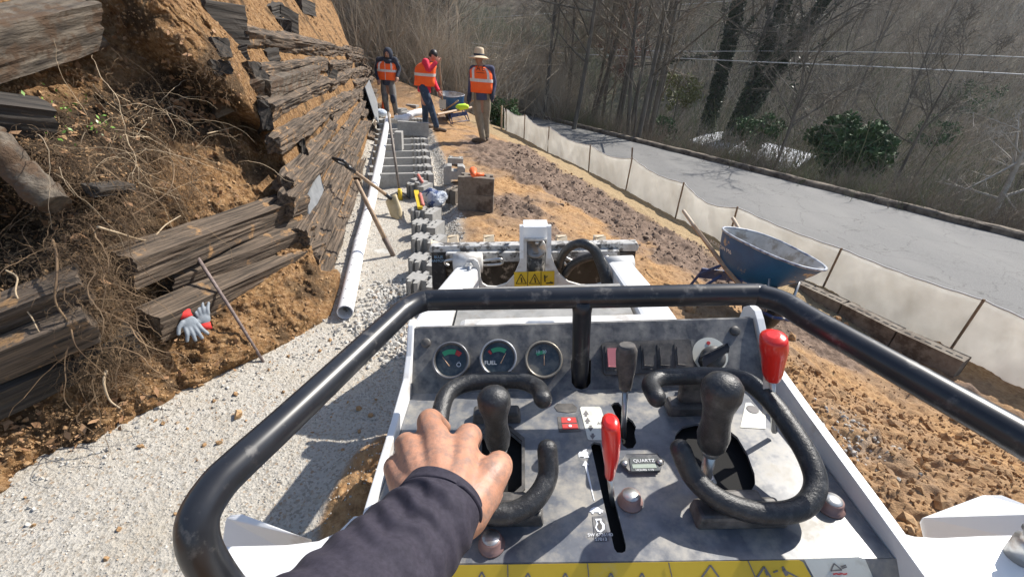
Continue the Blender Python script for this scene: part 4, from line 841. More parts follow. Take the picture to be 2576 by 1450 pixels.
# ---- scattered stones (angular lumps merged into one countless mass)
def lump(seed):
    r=np.random.default_rng(seed); me=bmesh.new(); bmesh.ops.create_icosphere(me,subdivisions=1,radius=1); V=np.array([v.co[:] for v in me.verts]); F=np.array([[v.index for v in f.verts] for f in me.faces]); me.free()
    V*= (1+r.uniform(-.42,.36,(len(V),1))); V*=r.uniform(.6,1.1,3); return V,F
LUMPS=[lump(i) for i in range(8)]
def scatter(name,P,S_,m,sink=.25,attr=None,kind='stuff'):
    Vs=[];Fs=[];o=0
    for p,s_ in zip(P,S_):
        V,F=LUMPS[RNG.integers(8)]; a=RNG.normal(0,1,(3,3)); q,_=np.linalg.qr(a); Vs.append((V@q)*s_+p+[0,0,s_*(.5-sink)]); Fs.append(F+o); o+=len(V)
    ob=tri_mesh(name,np.concatenate(Vs),np.concatenate(Fs),MT[m] if isinstance(m,str) else m,False); ob['kind']=kind; return ob
gm=stonemat('gravel_stone',[(0,(.27,.255,.23)),(.4,(.42,.40,.365)),(.9,(.54,.52,.48)),(1,(.36,.26,.17))],40,.85,.2,.004)
sm_=mat('clod',(.2,.105,.045),(.5,.32,.165),16,.95,bump=.8,bscale=90,bdist=.008)
mudm=mat('mud_clod',(.10,.068,.048),(.3,.215,.155),14,.9,bump=.8,bscale=90,bdist=.008)
def on_ground(X_): return np.c_[X_,Hfull(X_)]
# gravel along the foot of the bank, in the trench and over the path
fp=np.array([at(x,y,0)[:2] for x,y in FOOT[1:19]]); 
def along(poly,n,sd,off):
    d=np.r_[0,np.cumsum(np.hypot(*np.diff(poly,axis=0).T))]; t=RNG.uniform(0,d[-1],n); x=np.interp(t,d,poly[:,0]); y=np.interp(t,d,poly[:,1]); return np.c_[x+RNG.normal(off,sd,n),y+RNG.normal(0,sd*.6,n)]
g1=along(fp,2200,.10,.08); g2=along(BL[1:8],5200,.055,.20); g2b=along(np.array([(-.82,3.2),(-.72,2.7),(-.62,2.3)]),1300,.12,-.13); 
g3=np.c_[RNG.uniform(-2.6,-.2,14000),RNG.uniform(.2,6.5,14000)]; l3=lat(g3); g3=g3[(l3<-.02)]
P_=on_ground(np.concatenate([g1,g2,g2b,g3])); Sz=np.r_[RNG.uniform(.005,.012,len(g1)),RNG.uniform(.008,.016,len(g2)),RNG.uniform(.010,.022,len(g2b)),RNG.uniform(.0025,.0055,len(g3))]
keep=(P_[:,0]>-5); scatter('gravel_stones',P_[keep],Sz[keep],gm,.3)
g4=np.c_[RNG.normal(2.05,.2,170),RNG.normal(2.15,.12,170)]; scatter('loose_gravel',on_ground(g4),RNG.uniform(.005,.018,170),gm,.3)
g5=np.c_[RNG.uniform(-.25,4.5,34000),RNG.uniform(.4,9,34000)]; e5=eK(g5[:,0],g5[:,1]); fx=np.interp(g5[:,1],[p[1] for p in fb_ext][::-1],[p[0] for p in fb_ext][::-1])-g5[:,0]
ok=(lat(g5)>.3)&(fx>.3)&((g5[:,1]<3.2)|(RNG.random(len(g5))<.12))&((fx>1.2)|(g5[:,1]<4.2)); g5=g5[ok]; zz=zones(g5); mu=zz[:,1]>.5
s5=RNG.lognormal(-4.95,.62,len(g5))*np.where(g5[:,1]<3.2,1.15,.9)
scatter('earth_clods',on_ground(g5[~mu]),np.clip(s5[~mu],.004,.05),sm_,.3); 
g6=np.c_[RNG.uniform(-.3,3.2,7000),RNG.uniform(3.2,10.5,7000)]; z6=zones(g6); g6=g6[(z6[:,1]>.5)&(lat(g6)>.3)]; scatter('mud_clods',on_ground(g6),np.clip(RNG.lognormal(-4.6,.6,len(g6)),.004,.05),mudm,.5)
g7=np.c_[RNG.uniform(-2.4,-.5,200),RNG.uniform(.4,3.2,200)]; g7=g7[lat(g7)<0]; scatter('fallen_crumbs',on_ground(g7),np.clip(RNG.lognormal(-4.9,.5,len(g7)),.003,.02),sm_,.2)
# stones on the bank face
Pq=[];Sq=[]
for _ in range(12000):
    x=random.uniform(0,900); y=random.uniform(0,1200); xr=np.interp(y,FOOT[::-1,1],FOOT[::-1,0])
    if x<xr-6:
        q=ept(x,y,.0); d=(q-CAM)@CB[2]; Pq.append(q); Sq.append(min(.03,random.lognormvariate(-5.0,.5))*max(.7,d/4))
scatter('slope_crumbs',np.array(Pq),np.array(Sq),sm_,.4)
RK='single brown stones lying on the pale gravel'
for x,y,s_,lab in ((601,1048,.026,'brown stone on the gravel left of the guard bar, largest one there'),(805,883,.016,'orange stone on the gravel just left of the guard bar'),(355,1128,.016,'small brown stone on the gravel near the bank edge'),(412,1068,.014,'brown stone lying at the foot of the bank'),(300,1330,.013,'dark small stone on the gravel near the bottom edge'),(540,1012,.014,'reddish stone on the gravel above the largest one')):
    p=at(x,y,0.); p[2]=gz(p[0],p[1])+s_*.3; V,F=LUMPS[RNG.integers(8)]; mb=MB(); mb.add(V*s_+p,[tuple(map(int,f)) for f in F]); o=mb.build('stone',sm_); tag(o,lab,'stone',RK)
for x,y,s_,lab in ((2110,802,.05,'rounded orange rock against the low block wall'),(2130,815,.04,'smaller orange rock beside the block wall'),(2090,1000,.045,'orange rock right of the red lever, in the loose earth'),(1990,850,.05,'earthy rock below the front blue wheelbarrow'),(1960,905,.045,'brown rock beside the red lever'),(1735,772,.07,'large brown clod between the loader arm and the wheelbarrow')):
    z0=-.45 if x>1800 else -.15; p=at(x,y,z0); p[2]=gz(p[0],p[1]); 
    for _ in range(6): p=at(x,y,p[2]+s_*.3); p[2]=gz(p[0],p[1])
    V,F=LUMPS[RNG.integers(8)]; mb=MB(); mb.add(V*s_+p+[0,0,s_*.3],[tuple(map(int,f)) for f in F]); o=mb.build('rock',sm_); tag(o,lab,'rock','rocks in the dug earth')
# =============== SITE OBJECTS ===============
def reach(b,px,py,L,far=True):
    b=np.asarray(b,float); d=ray(px,py); q=CAM-b; A=d@d; B=2*d@q; C_=q@q-L*L; D_=max(B*B-4*A*C_,0); t=(-B+(1 if far else -1)*math.sqrt(D_))/(2*A); return CAM+d*t
def thing(mb,name,m,lab,cat,group=None,**k):
    o=mb.build(name,MT[m] if isinstance(m,str) else m,**k); return tag(o,lab,cat,group)
def sub(mb,name,m,parent,**k): return mb.build(name,MT[m] if isinstance(m,str) else m,parent,**k)
# perforated pipe
a=at(868,785,.058); b=at(977,290,.27); P_=[a,at(905,612,.06),at(935,500,.10),at(957,396,.24),b]
pv=MB().tube([a,a+(P_[1]-a)*.5,P_[1],P_[2],P_[3],b],.056,28,cap=False).tube([a,P_[1],P_[2],P_[3],b],.050,28,cap=False)
pipe=thing(pv,'drain_pipe','pvc','long white perforated pipe lying along the gravel path','pipe')
sub(MB()._lath([(.056,0),(.050,.001),(.050,-.001)],a,(b-a),28,True,False),'pipe_rim','pvc',pipe)
for i,(p,q) in enumerate(((P_[1],P_[2]),(at(930,512,.095),P_[3]))):
    d=(q-p)/np.linalg.norm(q-p); sub(MB().tube([p-d*.05,p-d*.045,p+d*.045,p+d*.05],[.0565,.0605,.0605,.0565],24),'coupling','pvc',pipe)
hm_=MB(); d=(P_[1]-a)/np.linalg.norm(P_[1]-a); sd=np.cross(d,[0,0,1]); sd/=np.linalg.norm(sd); up_=np.cross(sd,d)
for A_,B_,n in ((a,P_[1],9),(P_[1],P_[2],10)):
    for i in range(n):
        for ang in (35,105):
            t=math.radians(ang); nv=math.cos(t)*sd+math.sin(t)*up_; c=A_+(B_-A_)*(i+.5+(.3 if ang>60 else 0))/n+nv*.0563; l,v=disc(c,.0055,8,.0006,nv); hm_.prism(l,v)
sub(hm_,'perforations','hole',pipe)
# --- segmental blocks
HEAD=[(.20,.028),(.215,.06),(.25,.06),(.255,.04),(.27,.04),(.275,.07),(.31,.07),(.315,.045),(.335,.045),(.34,.085),(.365,.085),(.37,.05),(.385,.05),(.388,.11),(.46,.11)]
def sym(h): return h+[(x,-y) for x,y in h[::-1]]
LAD=sym([(-.40,.025),(-.395,.06),(-.345,.065),(-.34,.045),(-.33,.045),(-.325,.065),(-.275,.06),(-.26,.032)]+HEAD)
hole1=[(.222,.03),(.262,.022),(.262,-.022),(.222,-.03)]; hole2=[(.345,.035),(.375,.03),(.375,-.03),(.345,-.035)]; holes=[hole1,hole2]
def block(plan,hls,h): return MB().prism([[(x,y,0) for x,y in plan]]+[[(x,y,0) for x,y in q] for q in hls],(0,0,h))
BG='long concrete tie-back blocks laid across the trench'; row=[437,418,398,381,365,350,337,325,312,300]
L0=at(930,437,.2); R0=at(1087,437,.2); proto=None
WORD=['nearest','second','third','fourth','fifth','sixth','seventh','eighth','ninth','farthest']
mesh_b=None
for i,y in enumerate(row):
    xr=np.interp(y,[300,437],[1062,1087]); xl=np.interp(y,[300,398,437],[952,936,925]); l=at(xl,y+1,.2); r=at(xr,y-2,.2); c=(l+r)/2; d=r-l; L=np.linalg.norm(d[:2])
    if mesh_b is None: o=block(LAD,holes,.2).build('tie_block',MT['concrete'],local=True,bevel=.004); mesh_b=o
    else: o=mesh_b.copy(); COL.objects.link(o)
    o.location=(c[0],c[1],0.005); o.rotation_euler=(0,0,math.atan2(d[1],d[0])); k=L/.86; o.scale=(k,k,1)
    o.location=(c[0]+d[0]*-.035,c[1]+d[1]*-.035,.005); tag(o,'concrete cross block under the white pipe, %s of the row%s'%(WORD[i],' counted from the loader' if 0<i<9 else ' to the loader'),'block',BG)
FACE=sym([(-.12,.055),(-.10,.055),(-.095,.085),(-.075,.085),(-.07,.055),(-.05,.055),(-.045,.10),(-.02,.10),(-.015,.05),(.03,.05),(.035,.075),(.05,.075),(.055,.115),(.13,.115)])
fh=[[(.0,.035),(.028,.03),(.028,-.03),(.0,-.035)],[(.06,.06),(.075,.06),(.075,.02),(.06,.02)],[(.06,-.02),(.075,-.02),(.075,-.06),(.06,-.06)]]
mf=None; FW=['farthest','second farthest','third from the loader','second from the loader','nearest to the loader']
for i,(x,y) in enumerate(((1068,527),(1073,560),(1075,597),(1073,650),(1072,700))):
    c=at(x,y,.2); d=FL
    if mf is None: o=block(FACE,fh,.2).build('facing_block',MT['concrete'],local=True,bevel=.004); mf=o
    else: o=mf.copy(); COL.objects.link(o)
    o.location=(c[0],c[1],.004); o.rotation_euler=(0,0,math.atan2(-.22,.97)+math.pi*0+.0); o.scale=(1.12,1.12,1); tag(o,'notched concrete facing block in the gravel beside the trench, %s'%FW[i],'block','facing blocks along the trench')
o=mf.copy(); COL.objects.link(o); c=at(1052,462,.2); o.location=(c[0],c[1],.004); o.rotation_euler=(0,0,-.3); tag(o,'facing block filled with gravel under the small paving bricks','block','facing blocks along the trench')
for q,(x,y) in enumerate(((1049,452),(1060,460))):
    c=at(x,y,.22); thing(MB().box(c,(.085,.17,.04),np.array(Matrix.Rotation(-.5,3,'Z'))),'brick','concrete','small grey brick lying on the gravel filled block, %s one'%('left','right')[q],'brick','small bricks on the facing block',bevel=.004)
# loose slabs on the row
c0=at(1015,345,.2); thing(MB().box((0,0,.13),(.60,.10,.26)),'concrete_slab','concrete','big grey slab standing across the tie blocks at the red shirted man','slab',local=True,bevel=.005)
o=COL.objects['concrete_slab']; c=at(1040,338,.22); o.location=(c[0],c[1],.20); o.rotation_euler=(0,0,.12)
o=thing(MB().box((0,0,.15),(.12,.2,.30)),'concrete_block','concrete','upright grey block standing on the fourth tie block','block',local=True,bevel=.005); c=at(1003,378,.2); o.location=(c[0],c[1]+.05,.2); o.rotation_euler=(0,0,.1)
o=thing(MB().box((0,0,.11),(.14,.22,.24)),'concrete_block','concrete','upright grey block beside the white pipe fittings','block',local=True,bevel=.005); c=at(1019,308,.2); o.location=(c[0],c[1],.2)
# white fittings and far clutter
pf=[at(994,296,.32),at(1016,298,.32),at(1030,290,.36),at(1045,284,.4),at(1062,281,.4)]
thing(MB().tube(crom(pf,4),[.06,.06,.075,.075,.09,.09,.07,.07,.075,.075,.075,.075,.08,.08,.08,.08,.08],18),'pipe_fitting','pvc','white elbow pipe fitting lying at the far end of the tie blocks','pipe fitting')
p=at(957,284,.25); thing(MB().sphere(p,(.17,.14,.10),14,8),'rag',mat('rag',(.5,.58,.68),(.65,.7,.75),8,.8,bump=1,bscale=20,bdist=.04),'pale blue rag bundle at the left end of the block row','rag')
for q,(x,y) in enumerate(((1000,282),(1018,288),(1032,272))):
    p=at(x,y,.2); o=thing(MB().box((0,0,.12),(.34,.2,.2)),'concrete_block','concrete',['hollow block at the feet of the hooded man','hollow block between hooded man and pipe fitting','hollow block lying just behind the white fittings'][q],'block',local=True,bevel=.01); o.location=(p[0],p[1]+.3,.05); o.rotation_euler=(0,0,.5-q*.4)
for q,(x,y) in enumerate(((1033,262),(1049,264))):
    p=at(x,y+12,.05); z=p[2]; mb=MB().tube([(p[0],p[1],0),(p[0],p[1],.15),(p[0]+.02,p[1],.33)],[.13,.12,.115],14); thing(mb,'log_stump','bark_grey',['cut log standing behind the blocks, left one','cut log standing behind the blocks, right one'][q],'log','cut logs behind the blocks')
p=at(966,279,.1); thing(MB().tube([p+[0,0,-.05],p+[0,0,.36]],[.10,.02],16).box(p+[0,0,-.05],(.26,.26,.02)),'traffic_cone','orange','small orange traffic cone by the hooded man','cone')
# blocks on the bench
def put(o,px,py,z,rz=0,dz=0):
    p=at(px,py,z); o.location=(p[0],p[1],p[2]+dz); o.rotation_euler=(0,0,rz); return p
HB=[(-.21,-.13),(.21,-.13),(.21,-.05),(.15,-.045),(.15,.03),(.19,.035),(.19,.10),(.08,.10),(.075,.05),(-.075,.05),(-.08,.10),(-.19,.10),(-.19,.035),(-.15,.03),(-.15,-.045),(-.21,-.05)]
hh=[[(-.12,-.04),(.12,-.04),(.10,.02),(-.10,.02)]]
p=at(1196,530,.09)
for q,(dx,rz,lab) in enumerate(((0,-.03,'muddy grey block, lower one of the two block stack'),(-.01,.03,'muddy grey block on top of the stack, under the orange tool'))):
    o=block(HB,hh,.198).build('wall_block',MT['wet_concrete'],local=True,bevel=.006); o.location=(p[0]+dx,p[1]+.14,p[2]+q*.2-.01); o.rotation_euler=(0,0,rz); tag(o,lab,'block','blocks piled on the bench')
o=block(HB,hh,.2).build('wall_block',MT['wet_concrete'],local=True,bevel=.006); q_=put(o,1144,508,.06,1.2); o.scale=(.62,.62,.9); tag(o,'smaller block half behind the left side of the stack','block','blocks piled on the bench')
o=MB(); 
for zz,yy in ((0,.0),):
    o.prism([[(-.15,0,0),(-.15,0,.24),(-.10,0,.27),(-.04,0,.27),(-.04,0,.20),(.04,0,.20),(.04,0,.27),(.12,0,.27),(.15,0,.24),(.15,0,0),(.05,0,0),(.05,0,.08),(-.05,0,.08),(-.05,0,0)]],(0,.18,0))
o=o.build('wall_block',MT['concrete'],local=True,bevel=.006); put(o,1143,466,.06,.15); tag(o,'pale grey notched block standing on edge behind the stack','block','blocks piled on the bench')
o=block(HB,hh,.10).build('wall_block',MT['concrete'],local=True,bevel=.006); put(o,1146,410,.06,.1); o.scale=(.62,.8,1); tag(o,'flat grey block lying behind the notched one','block','blocks piled on the bench')
p2=at(1192,443,.5); thing(MB().tube([p2+[-.0,-.06,.02],p2+[0,-.02,.025],p2+[-.02,.07,.05]],[.02,.035,.045],10).tube([p2+[0,-.02,.02],p2+[.11,.03,.02]],[.025,.02],8),'cutting_tool','orange','orange hand tool lying on top of the block stack','tool')
# level, bag, trowel handle
a=at(1047,483,.22); b=at(1057,521,.24); thing(MB().tube([a,b],.001,4).box((a+b)/2,(.055,np.linalg.norm(b-a),.03),np.array(Matrix.Rotation(math.atan2(b[1]-a[1],b[0]-a[0])-math.pi/2,3,'Z'))),'spirit_level','yellow','yellow spirit level lying on the facing blocks','level',bevel=.004)
p=at(1090,505,.12); bg_=MB(); bg_.sphere(p+[0,0,.04],(.15,.17,.10),26,16); bo_=bg_.build('plastic_bag',None); 
m,ntb,bb=newmat('bag_mat'); bb.inputs['Base Color'].default_value=(.35,.45,.62,1); bb.inputs['Roughness'].default_value=.18; c=coords(ntb); ntb.links.new(ramp(ntb,noise(ntb,c,9,3),[(.42,(.06,.10,.25)),(.5,(.5,.56,.66)),(.62,(.62,.65,.7))]),bb.inputs['Base Color']); ntb.links.new(bumpn(ntb,noise(ntb,c,14,6,.7),1,.05),bb.inputs['Normal']); bo_.data.materials.append(m)
V=np.array([v.co[:] for v in bo_.data.vertices]); V+=(fbm(V,11,3,91)*.07)[:,None]*((V-p)/np.linalg.norm(V-p,axis=1,keepdims=True)); bo_.data.vertices.foreach_set('co',V.astype(np.float32).ravel()); tag(bo_,'crumpled clear and blue plastic bag beside the yellow level','bag')
for l,lab in (((1052,440,1062,457),'red tool handle lying on the gravel filled block'),((1057,488,1064,515),'pinkish red handle between level and plastic bag')):
    a=at(l[0],l[1],.25); b=at(l[2],l[3],.25); thing(MB().tube([a,b],.02,8,round_=True),'tool_handle',mat('faded_red',(.5,.13,.1),(.6,.2,.16),9,.6),lab,'tool','red tool handles by the trench')
# --- hand tools leaning on the bank
def blade(mb,c,u,v,n,w,l,curve=.02,pointed=True):
    G=[];nu,nv_=9,7
    for i in range(nu):
        t=i/(nu-1); ww=w*(math.sqrt(max(0,1-((t-.55)/.52)**2)) if (pointed and t>.55) else 1.)
        for j in range(nv_):
            s_=j/(nv_-1)*2-1; G.append(c+u*(t*l)+v*(s_*ww)+n*(curve*(s_*s_)-curve*.5+ .02*math.sin(t*3)))
    mb.add(G,[(i*nv_+j,i*nv_+j+1,(i+1)*nv_+j+1,(i+1)*nv_+j) for i in range(nu-1) for j in range(nv_-1)],True); return mb
def solid(o,t): m=o.modifiers.new('solid','SOLIDIFY'); m.thickness=t; m.offset=0; return o
b=at(984,499,.20); t_=reach(b,874,418,1.0,False); t_=ept(868,416,.12) if False else b+(dep(872,417,b[1]*.80)-b)
t_=dep(872,417,((b-CAM)@CB[2])*.86)
sh=thing(MB().tube([b,b+(t_-b)*.3,t_],[.02,.019,.017],10),'round_shovel','wood_handle','shovel with black D grip and tan blade leaning across the white pipe','shovel')
u=(t_-b)/np.linalg.norm(t_-b); sdv=np.cross(u,[0,0,1]); sdv/=np.linalg.norm(sdv)
sub(MB().tube([b-u*.12,b+u*.12],[.024,.023],12),'socket','black_paint',sh)
sub(MB().tube([t_-u*.12,t_],.022,10).tube([t_,t_+u*.05+sdv*.06,t_+u*.13+sdv*.06],.014,8).tube([t_,t_+u*.05-sdv*.06,t_+u*.13-sdv*.06],.014,8).tube([t_+u*.13+sdv*.062,t_+u*.13-sdv*.062],.015,8),'grip','black_paint',sh)
e_=at(1003,551,.02); bu=(e_-b)/np.linalg.norm(e_-b); bv=np.cross(bu,(CAM-b)/np.linalg.norm(CAM-b)); bv/=np.linalg.norm(bv); bn=np.cross(bu,bv)
bl_=sub(blade(MB(),b-bu*.02,bu,bv*.8+bn*.5,bn,.09,np.linalg.norm(e_-b)+.02,.03),'blade',mat('tan_blade',(.42,.33,.18),(.52,.43,.27),14,.6),sh); solid(bl_,.004)
b=at(984,632,.08); t_=dep(895,453,((b-CAM)@CB[2])*.93); hoe=thing(MB().tube([b,b+(t_-b)*.5,t_],[.021,.02,.018],10),'long_shovel','wood_handle','long wooden handled shovel with square white blade flat on the gravel','shovel')
u=(t_-b)/np.linalg.norm(t_-b); sub(MB().tube([b-u*.10,b+u*.14],[.02,.026],12),'socket',mat('rusty',(.1,.07,.055),(.2,.15,.12),20,.6),hoe)
qs=[at(x,y,z) for x,y,z in ((993,634,.045),(978,648,.03),(946,648,.015),(941,628,.02),(965,624,.03),(985,626,.05))]; bl_=sub(MB().prism([qs],(0,0,-.004)),'blade',mat('chalky_blade',(.45,.44,.40),(.58,.56,.52),20,.6),hoe)
b=at(1006,487,.10); t_=reach(b,977,283,1.25,True) ; zz=np.linspace(0,1,2)
t_=dep(977,284,((b-CAM)@CB[2])*1.03)
tm_=thing(MB().tube([b,t_],[.017,.018],10),'hand_tamper',mat('worn_handle',(.12,.1,.09),(.3,.25,.2),14,.7,stretch=(1,1,.4)),'hand tamper with long dark handle and black steel foot standing on gravel','tamper')
pb_=at(1006,497,.03); sub(MB().box(pb_+[0,0,-.015],(.26,.26,.02),np.array(Matrix.Rotation(.5,3,'Z'))),'foot_plate','steel',tm_)
for i in range(4):
    a_=.5+math.pi/4+i*math.pi/2; c1=pb_+[.155*math.cos(a_),.155*math.sin(a_),.0]; c2=pb_+[.155*math.cos(a_+math.pi/2),.155*math.sin(a_+math.pi/2),.0]
    if i%2: sub(MB().prism([[c1,c2,b+[0,0,.03]]],(0,0,.012)),'gusset','black_paint',tm_)
sub(MB().tube([b-[0,0,.08],b+[0,0,.06]],[.035,.026],10),'socket','yellow',tm_)
b=at(672,918,.0); t_=ept(487,632,.20); thing(MB().tube([b-[0,0,.03],(b+t_)/2,t_],[.0085,.0095,.0105],10),'iron_pole',mat('rusty_pole',(.13,.095,.085),(.28,.22,.2),60,.8,bump=.5,bscale=120,bdist=.003),'thin rusty pole leaning on the grooved beams above the gravel','pole')
# --- work gloves
def glove_at(c,u,v,n,s,name,lab,left=1):
    u,v,n=[np.asarray(k,float)/np.linalg.norm(k) for k in (u,v,n)]; mb=MB(); Q=lambda x,y,z=0: c+(u*y+v*x*left+n*z)*s
    mb.sphere(Q(0,.0,.1),(.44*s,.5*s,.16*s),16,10,np.array([v,u,n]).T)
    for fx,l,sp in ((-.33,.72,-.22),(-.11,.85,-.07),(.11,.82,.07),(.32,.66,.24)):
        mb.tube(crom([Q(fx,.25,.1),Q(fx+sp*.3,.25+l*.5,.17),Q(fx+sp,.3+l,.06)],4),[.15*s,.125*s,.105*s],10,round_=True)
    mb.tube(crom([Q(.3,-.2,.1),Q(.62,.05,.14),Q(.78,.38,.08)],4),[.17*s,.13*s,.11*s],10,round_=True)
    g=mb.build(name,MT['glove_grey'],remesh=.0035,smooth_it=3); tag(g,lab,'glove','pair of work gloves on the bank')
    cf=MB().tube([Q(0,-.38,.08),Q(0,-.62,.10),Q(0,-.86,.06)],[.34*s,.33*s,.37*s],16,flat=.45); sub(cf,'cuff','red_plastic' if 0 else mat('cuff_red',(.55,.02,.02),(.68,.05,.04),30,.8,bump=.6,bscale=90,bdist=.004),g); return g
c=ept(478,812,.10); nn=view_(c); ud=dep(495,850,2.4)-dep(462,790,2.4); ud/=np.linalg.norm(ud); vd=np.cross(ud,nn); c1=c
glove_at(c+nn*.03,ud,vd,nn,.088,'work_glove','grey palmed work glove with red cuff, left and lower one of the pair',1)
c=ept(512,800,.085); ud2=dep(503,776,2.4)-dep(520,835,2.4); vd2=np.cross(ud2,nn)
glove_at(c,ud2,vd2,nn,.078,'work_glove','grey work glove tucked under the other one, red cuff at lower right',-1)
# --- silt fence
tops=[]
for (p,z,t),bb_ in zip(FENCE,fb): tops.append(reach(bb_,*t,.60,False) if False else None)
def vtop(bb_,t):
    # top of the stake: on the pixel ray, at the same ground distance as its foot
    d=ray(*t); k=np.hypot(bb_[0],bb_[1])/np.hypot(d[0],d[1]); return CAM+d*k
T_=[vtop(bb_,t) for (p,z,t),bb_ in zip(FENCE,fb)]
SF=empty('silt_fence',fb[3]); tag(SF,'long grey fabric silt fence on wooden stakes between dirt bench and road','fence')
bs=[fb[0]+(fb[0]-fb[1])*.15]+fb+[fb_ext[-1]]; ts=[T_[0]+(T_[0]-T_[1])*.15]+T_+[fb_ext[-1]+[.06,.05,.62]]
V=[];nv_=12;cols=0
for i in range(len(bs)-1):
    n=26
    for k in range(n+(i==len(bs)-2)):
        t=k/n; b_=bs[i]*(1-t)+bs[i+1]*t; tt=ts[i]*(1-t)+ts[i+1]*t; sag=.09*math.sin(math.pi*t)*[1,.9,1.2,1.0,1.1,.8,1.5,.35,.3,.3][min(i,9)]; tt=tt-[0,0,sag]
        g0=b_-[0,0,.10]
        for j in range(nv_):
            s_=j/(nv_-1); q=g0*(1-s_)+tt*s_; w=math.sin(math.pi*s_); bl=w*(.045*math.sin(math.pi*t)+.03*math.sin(t*13+i*1.7)*(1-.5*s_)+.012*math.sin(t*47+s_*5+i)); 
            q=q+np.array([.8,.55,0])*bl+np.array([.8,.55,0])*(.012*math.sin(t*31+s_*9+i*2)); V.append(q)
        cols+=1
F=[(i*nv_+j,i*nv_+j+1,(i+1)*nv_+j+1,(i+1)*nv_+j) for i in range(cols-1) for j in range(nv_-1)]
fm=mat('silt_fabric',(.70,.69,.66),(.80,.79,.76),3,.85,bump=.35,bscale=60,bdist=.004,dirt=(.62,.60,.56),dscale=1.6,dlo=.45,dhi=.8)
_nt=fm.node_tree; _tr=_nt.nodes.new('ShaderNodeBsdfTranslucent'); _mx=_nt.nodes.new('ShaderNodeMixShader'); _pb=_nt.nodes['Principled BSDF']; _nt.links.new(_pb.inputs['Base Color'].links[0].from_socket,_tr.inputs[0]); _mx.inputs[0].default_value=.62; _nt.links.new(_pb.outputs[0],_mx.inputs[1]); _nt.links.new(_tr.outputs[0],_mx.inputs[2]); _nt.links.new(_mx.outputs[0],_nt.nodes['Material Output'].inputs[0])
solid(sub(MB().add(V,F,True),'fabric',fm,SF),.002)
Vt=[V[i*nv_+nv_-1] for i in range(cols)]; sub(MB().tube([q+np.array([0,0,.002]) for q in Vt],.009,6),'top_hem',mat('hem',(.55,.53,.5),(.66,.64,.6),6,.8),SF)
for bb_,tt in zip(fb,T_):
    nrm=np.array([-.8,-.55,0])*.022; d=tt-bb_; sub(MB().tube([bb_+nrm-[0,0,.1],tt+nrm+d*.03],[.014,.014],4,False),'stake','stake',SF,bevel=.002)
for x,y,ty,lab in ((1262,320,266,'bare wooden survey stake left of the fence end, near the straw hat man'),(1590,402,371,'short stake beyond the fence at the road edge')):
    p=at(x,y,-.2 if x<1300 else -1.45); d=ray(x+1,ty); k=np.hypot(p[0],p[1])/np.hypot(d[0],d[1]); thing(MB().tube([p-[0,0,.1],CAM+d*k],.03,4,False),'wooden_stake','pale_wood' if x<1300 else 'stake',lab,'stake')
# --- low block wall by the fence
WL=[((1990,704),(2116,762)),((2120,764),(2254,831)),((2258,833),(2424,908))]
for q,((x0,y0),(x1,y1)) in enumerate(WL):
    a=at(x0,y0,-.60); b=at(x1,y1,-.60); d=b-a; L=np.linalg.norm(d); d/=L; nv=np.array([d[1],-d[0],0]); nv=nv if nv[1]<0 or nv[0]<0 else -nv; inn=-nv
    mb=MB(); mb.prism([[a,b,b+inn*.16,a+inn*.16]],(0,0,-.34)); o=thing(mb,'edge_block','wet_concrete',['left','middle','right'][q]+' muddy retaining block below the silt fence, %s'%['near the blue wheelbarrow','between the other two','half buried in orange earth'][q],'block','low retaining blocks below the fence',bevel=.008)
    for t in (.12,.28,.44,.60,.76,.9): sub(MB().prism([[a+d*L*(t-.05)+inn*.05+[0,0,.001],a+d*L*(t+.05)+inn*.05+[0,0,.001],a+d*L*(t+.05)+inn*.075+[0,0,.001],a+d*L*(t-.05)+inn*.075+[0,0,.001]]],(0,0,.002)),'slot','hole',o)
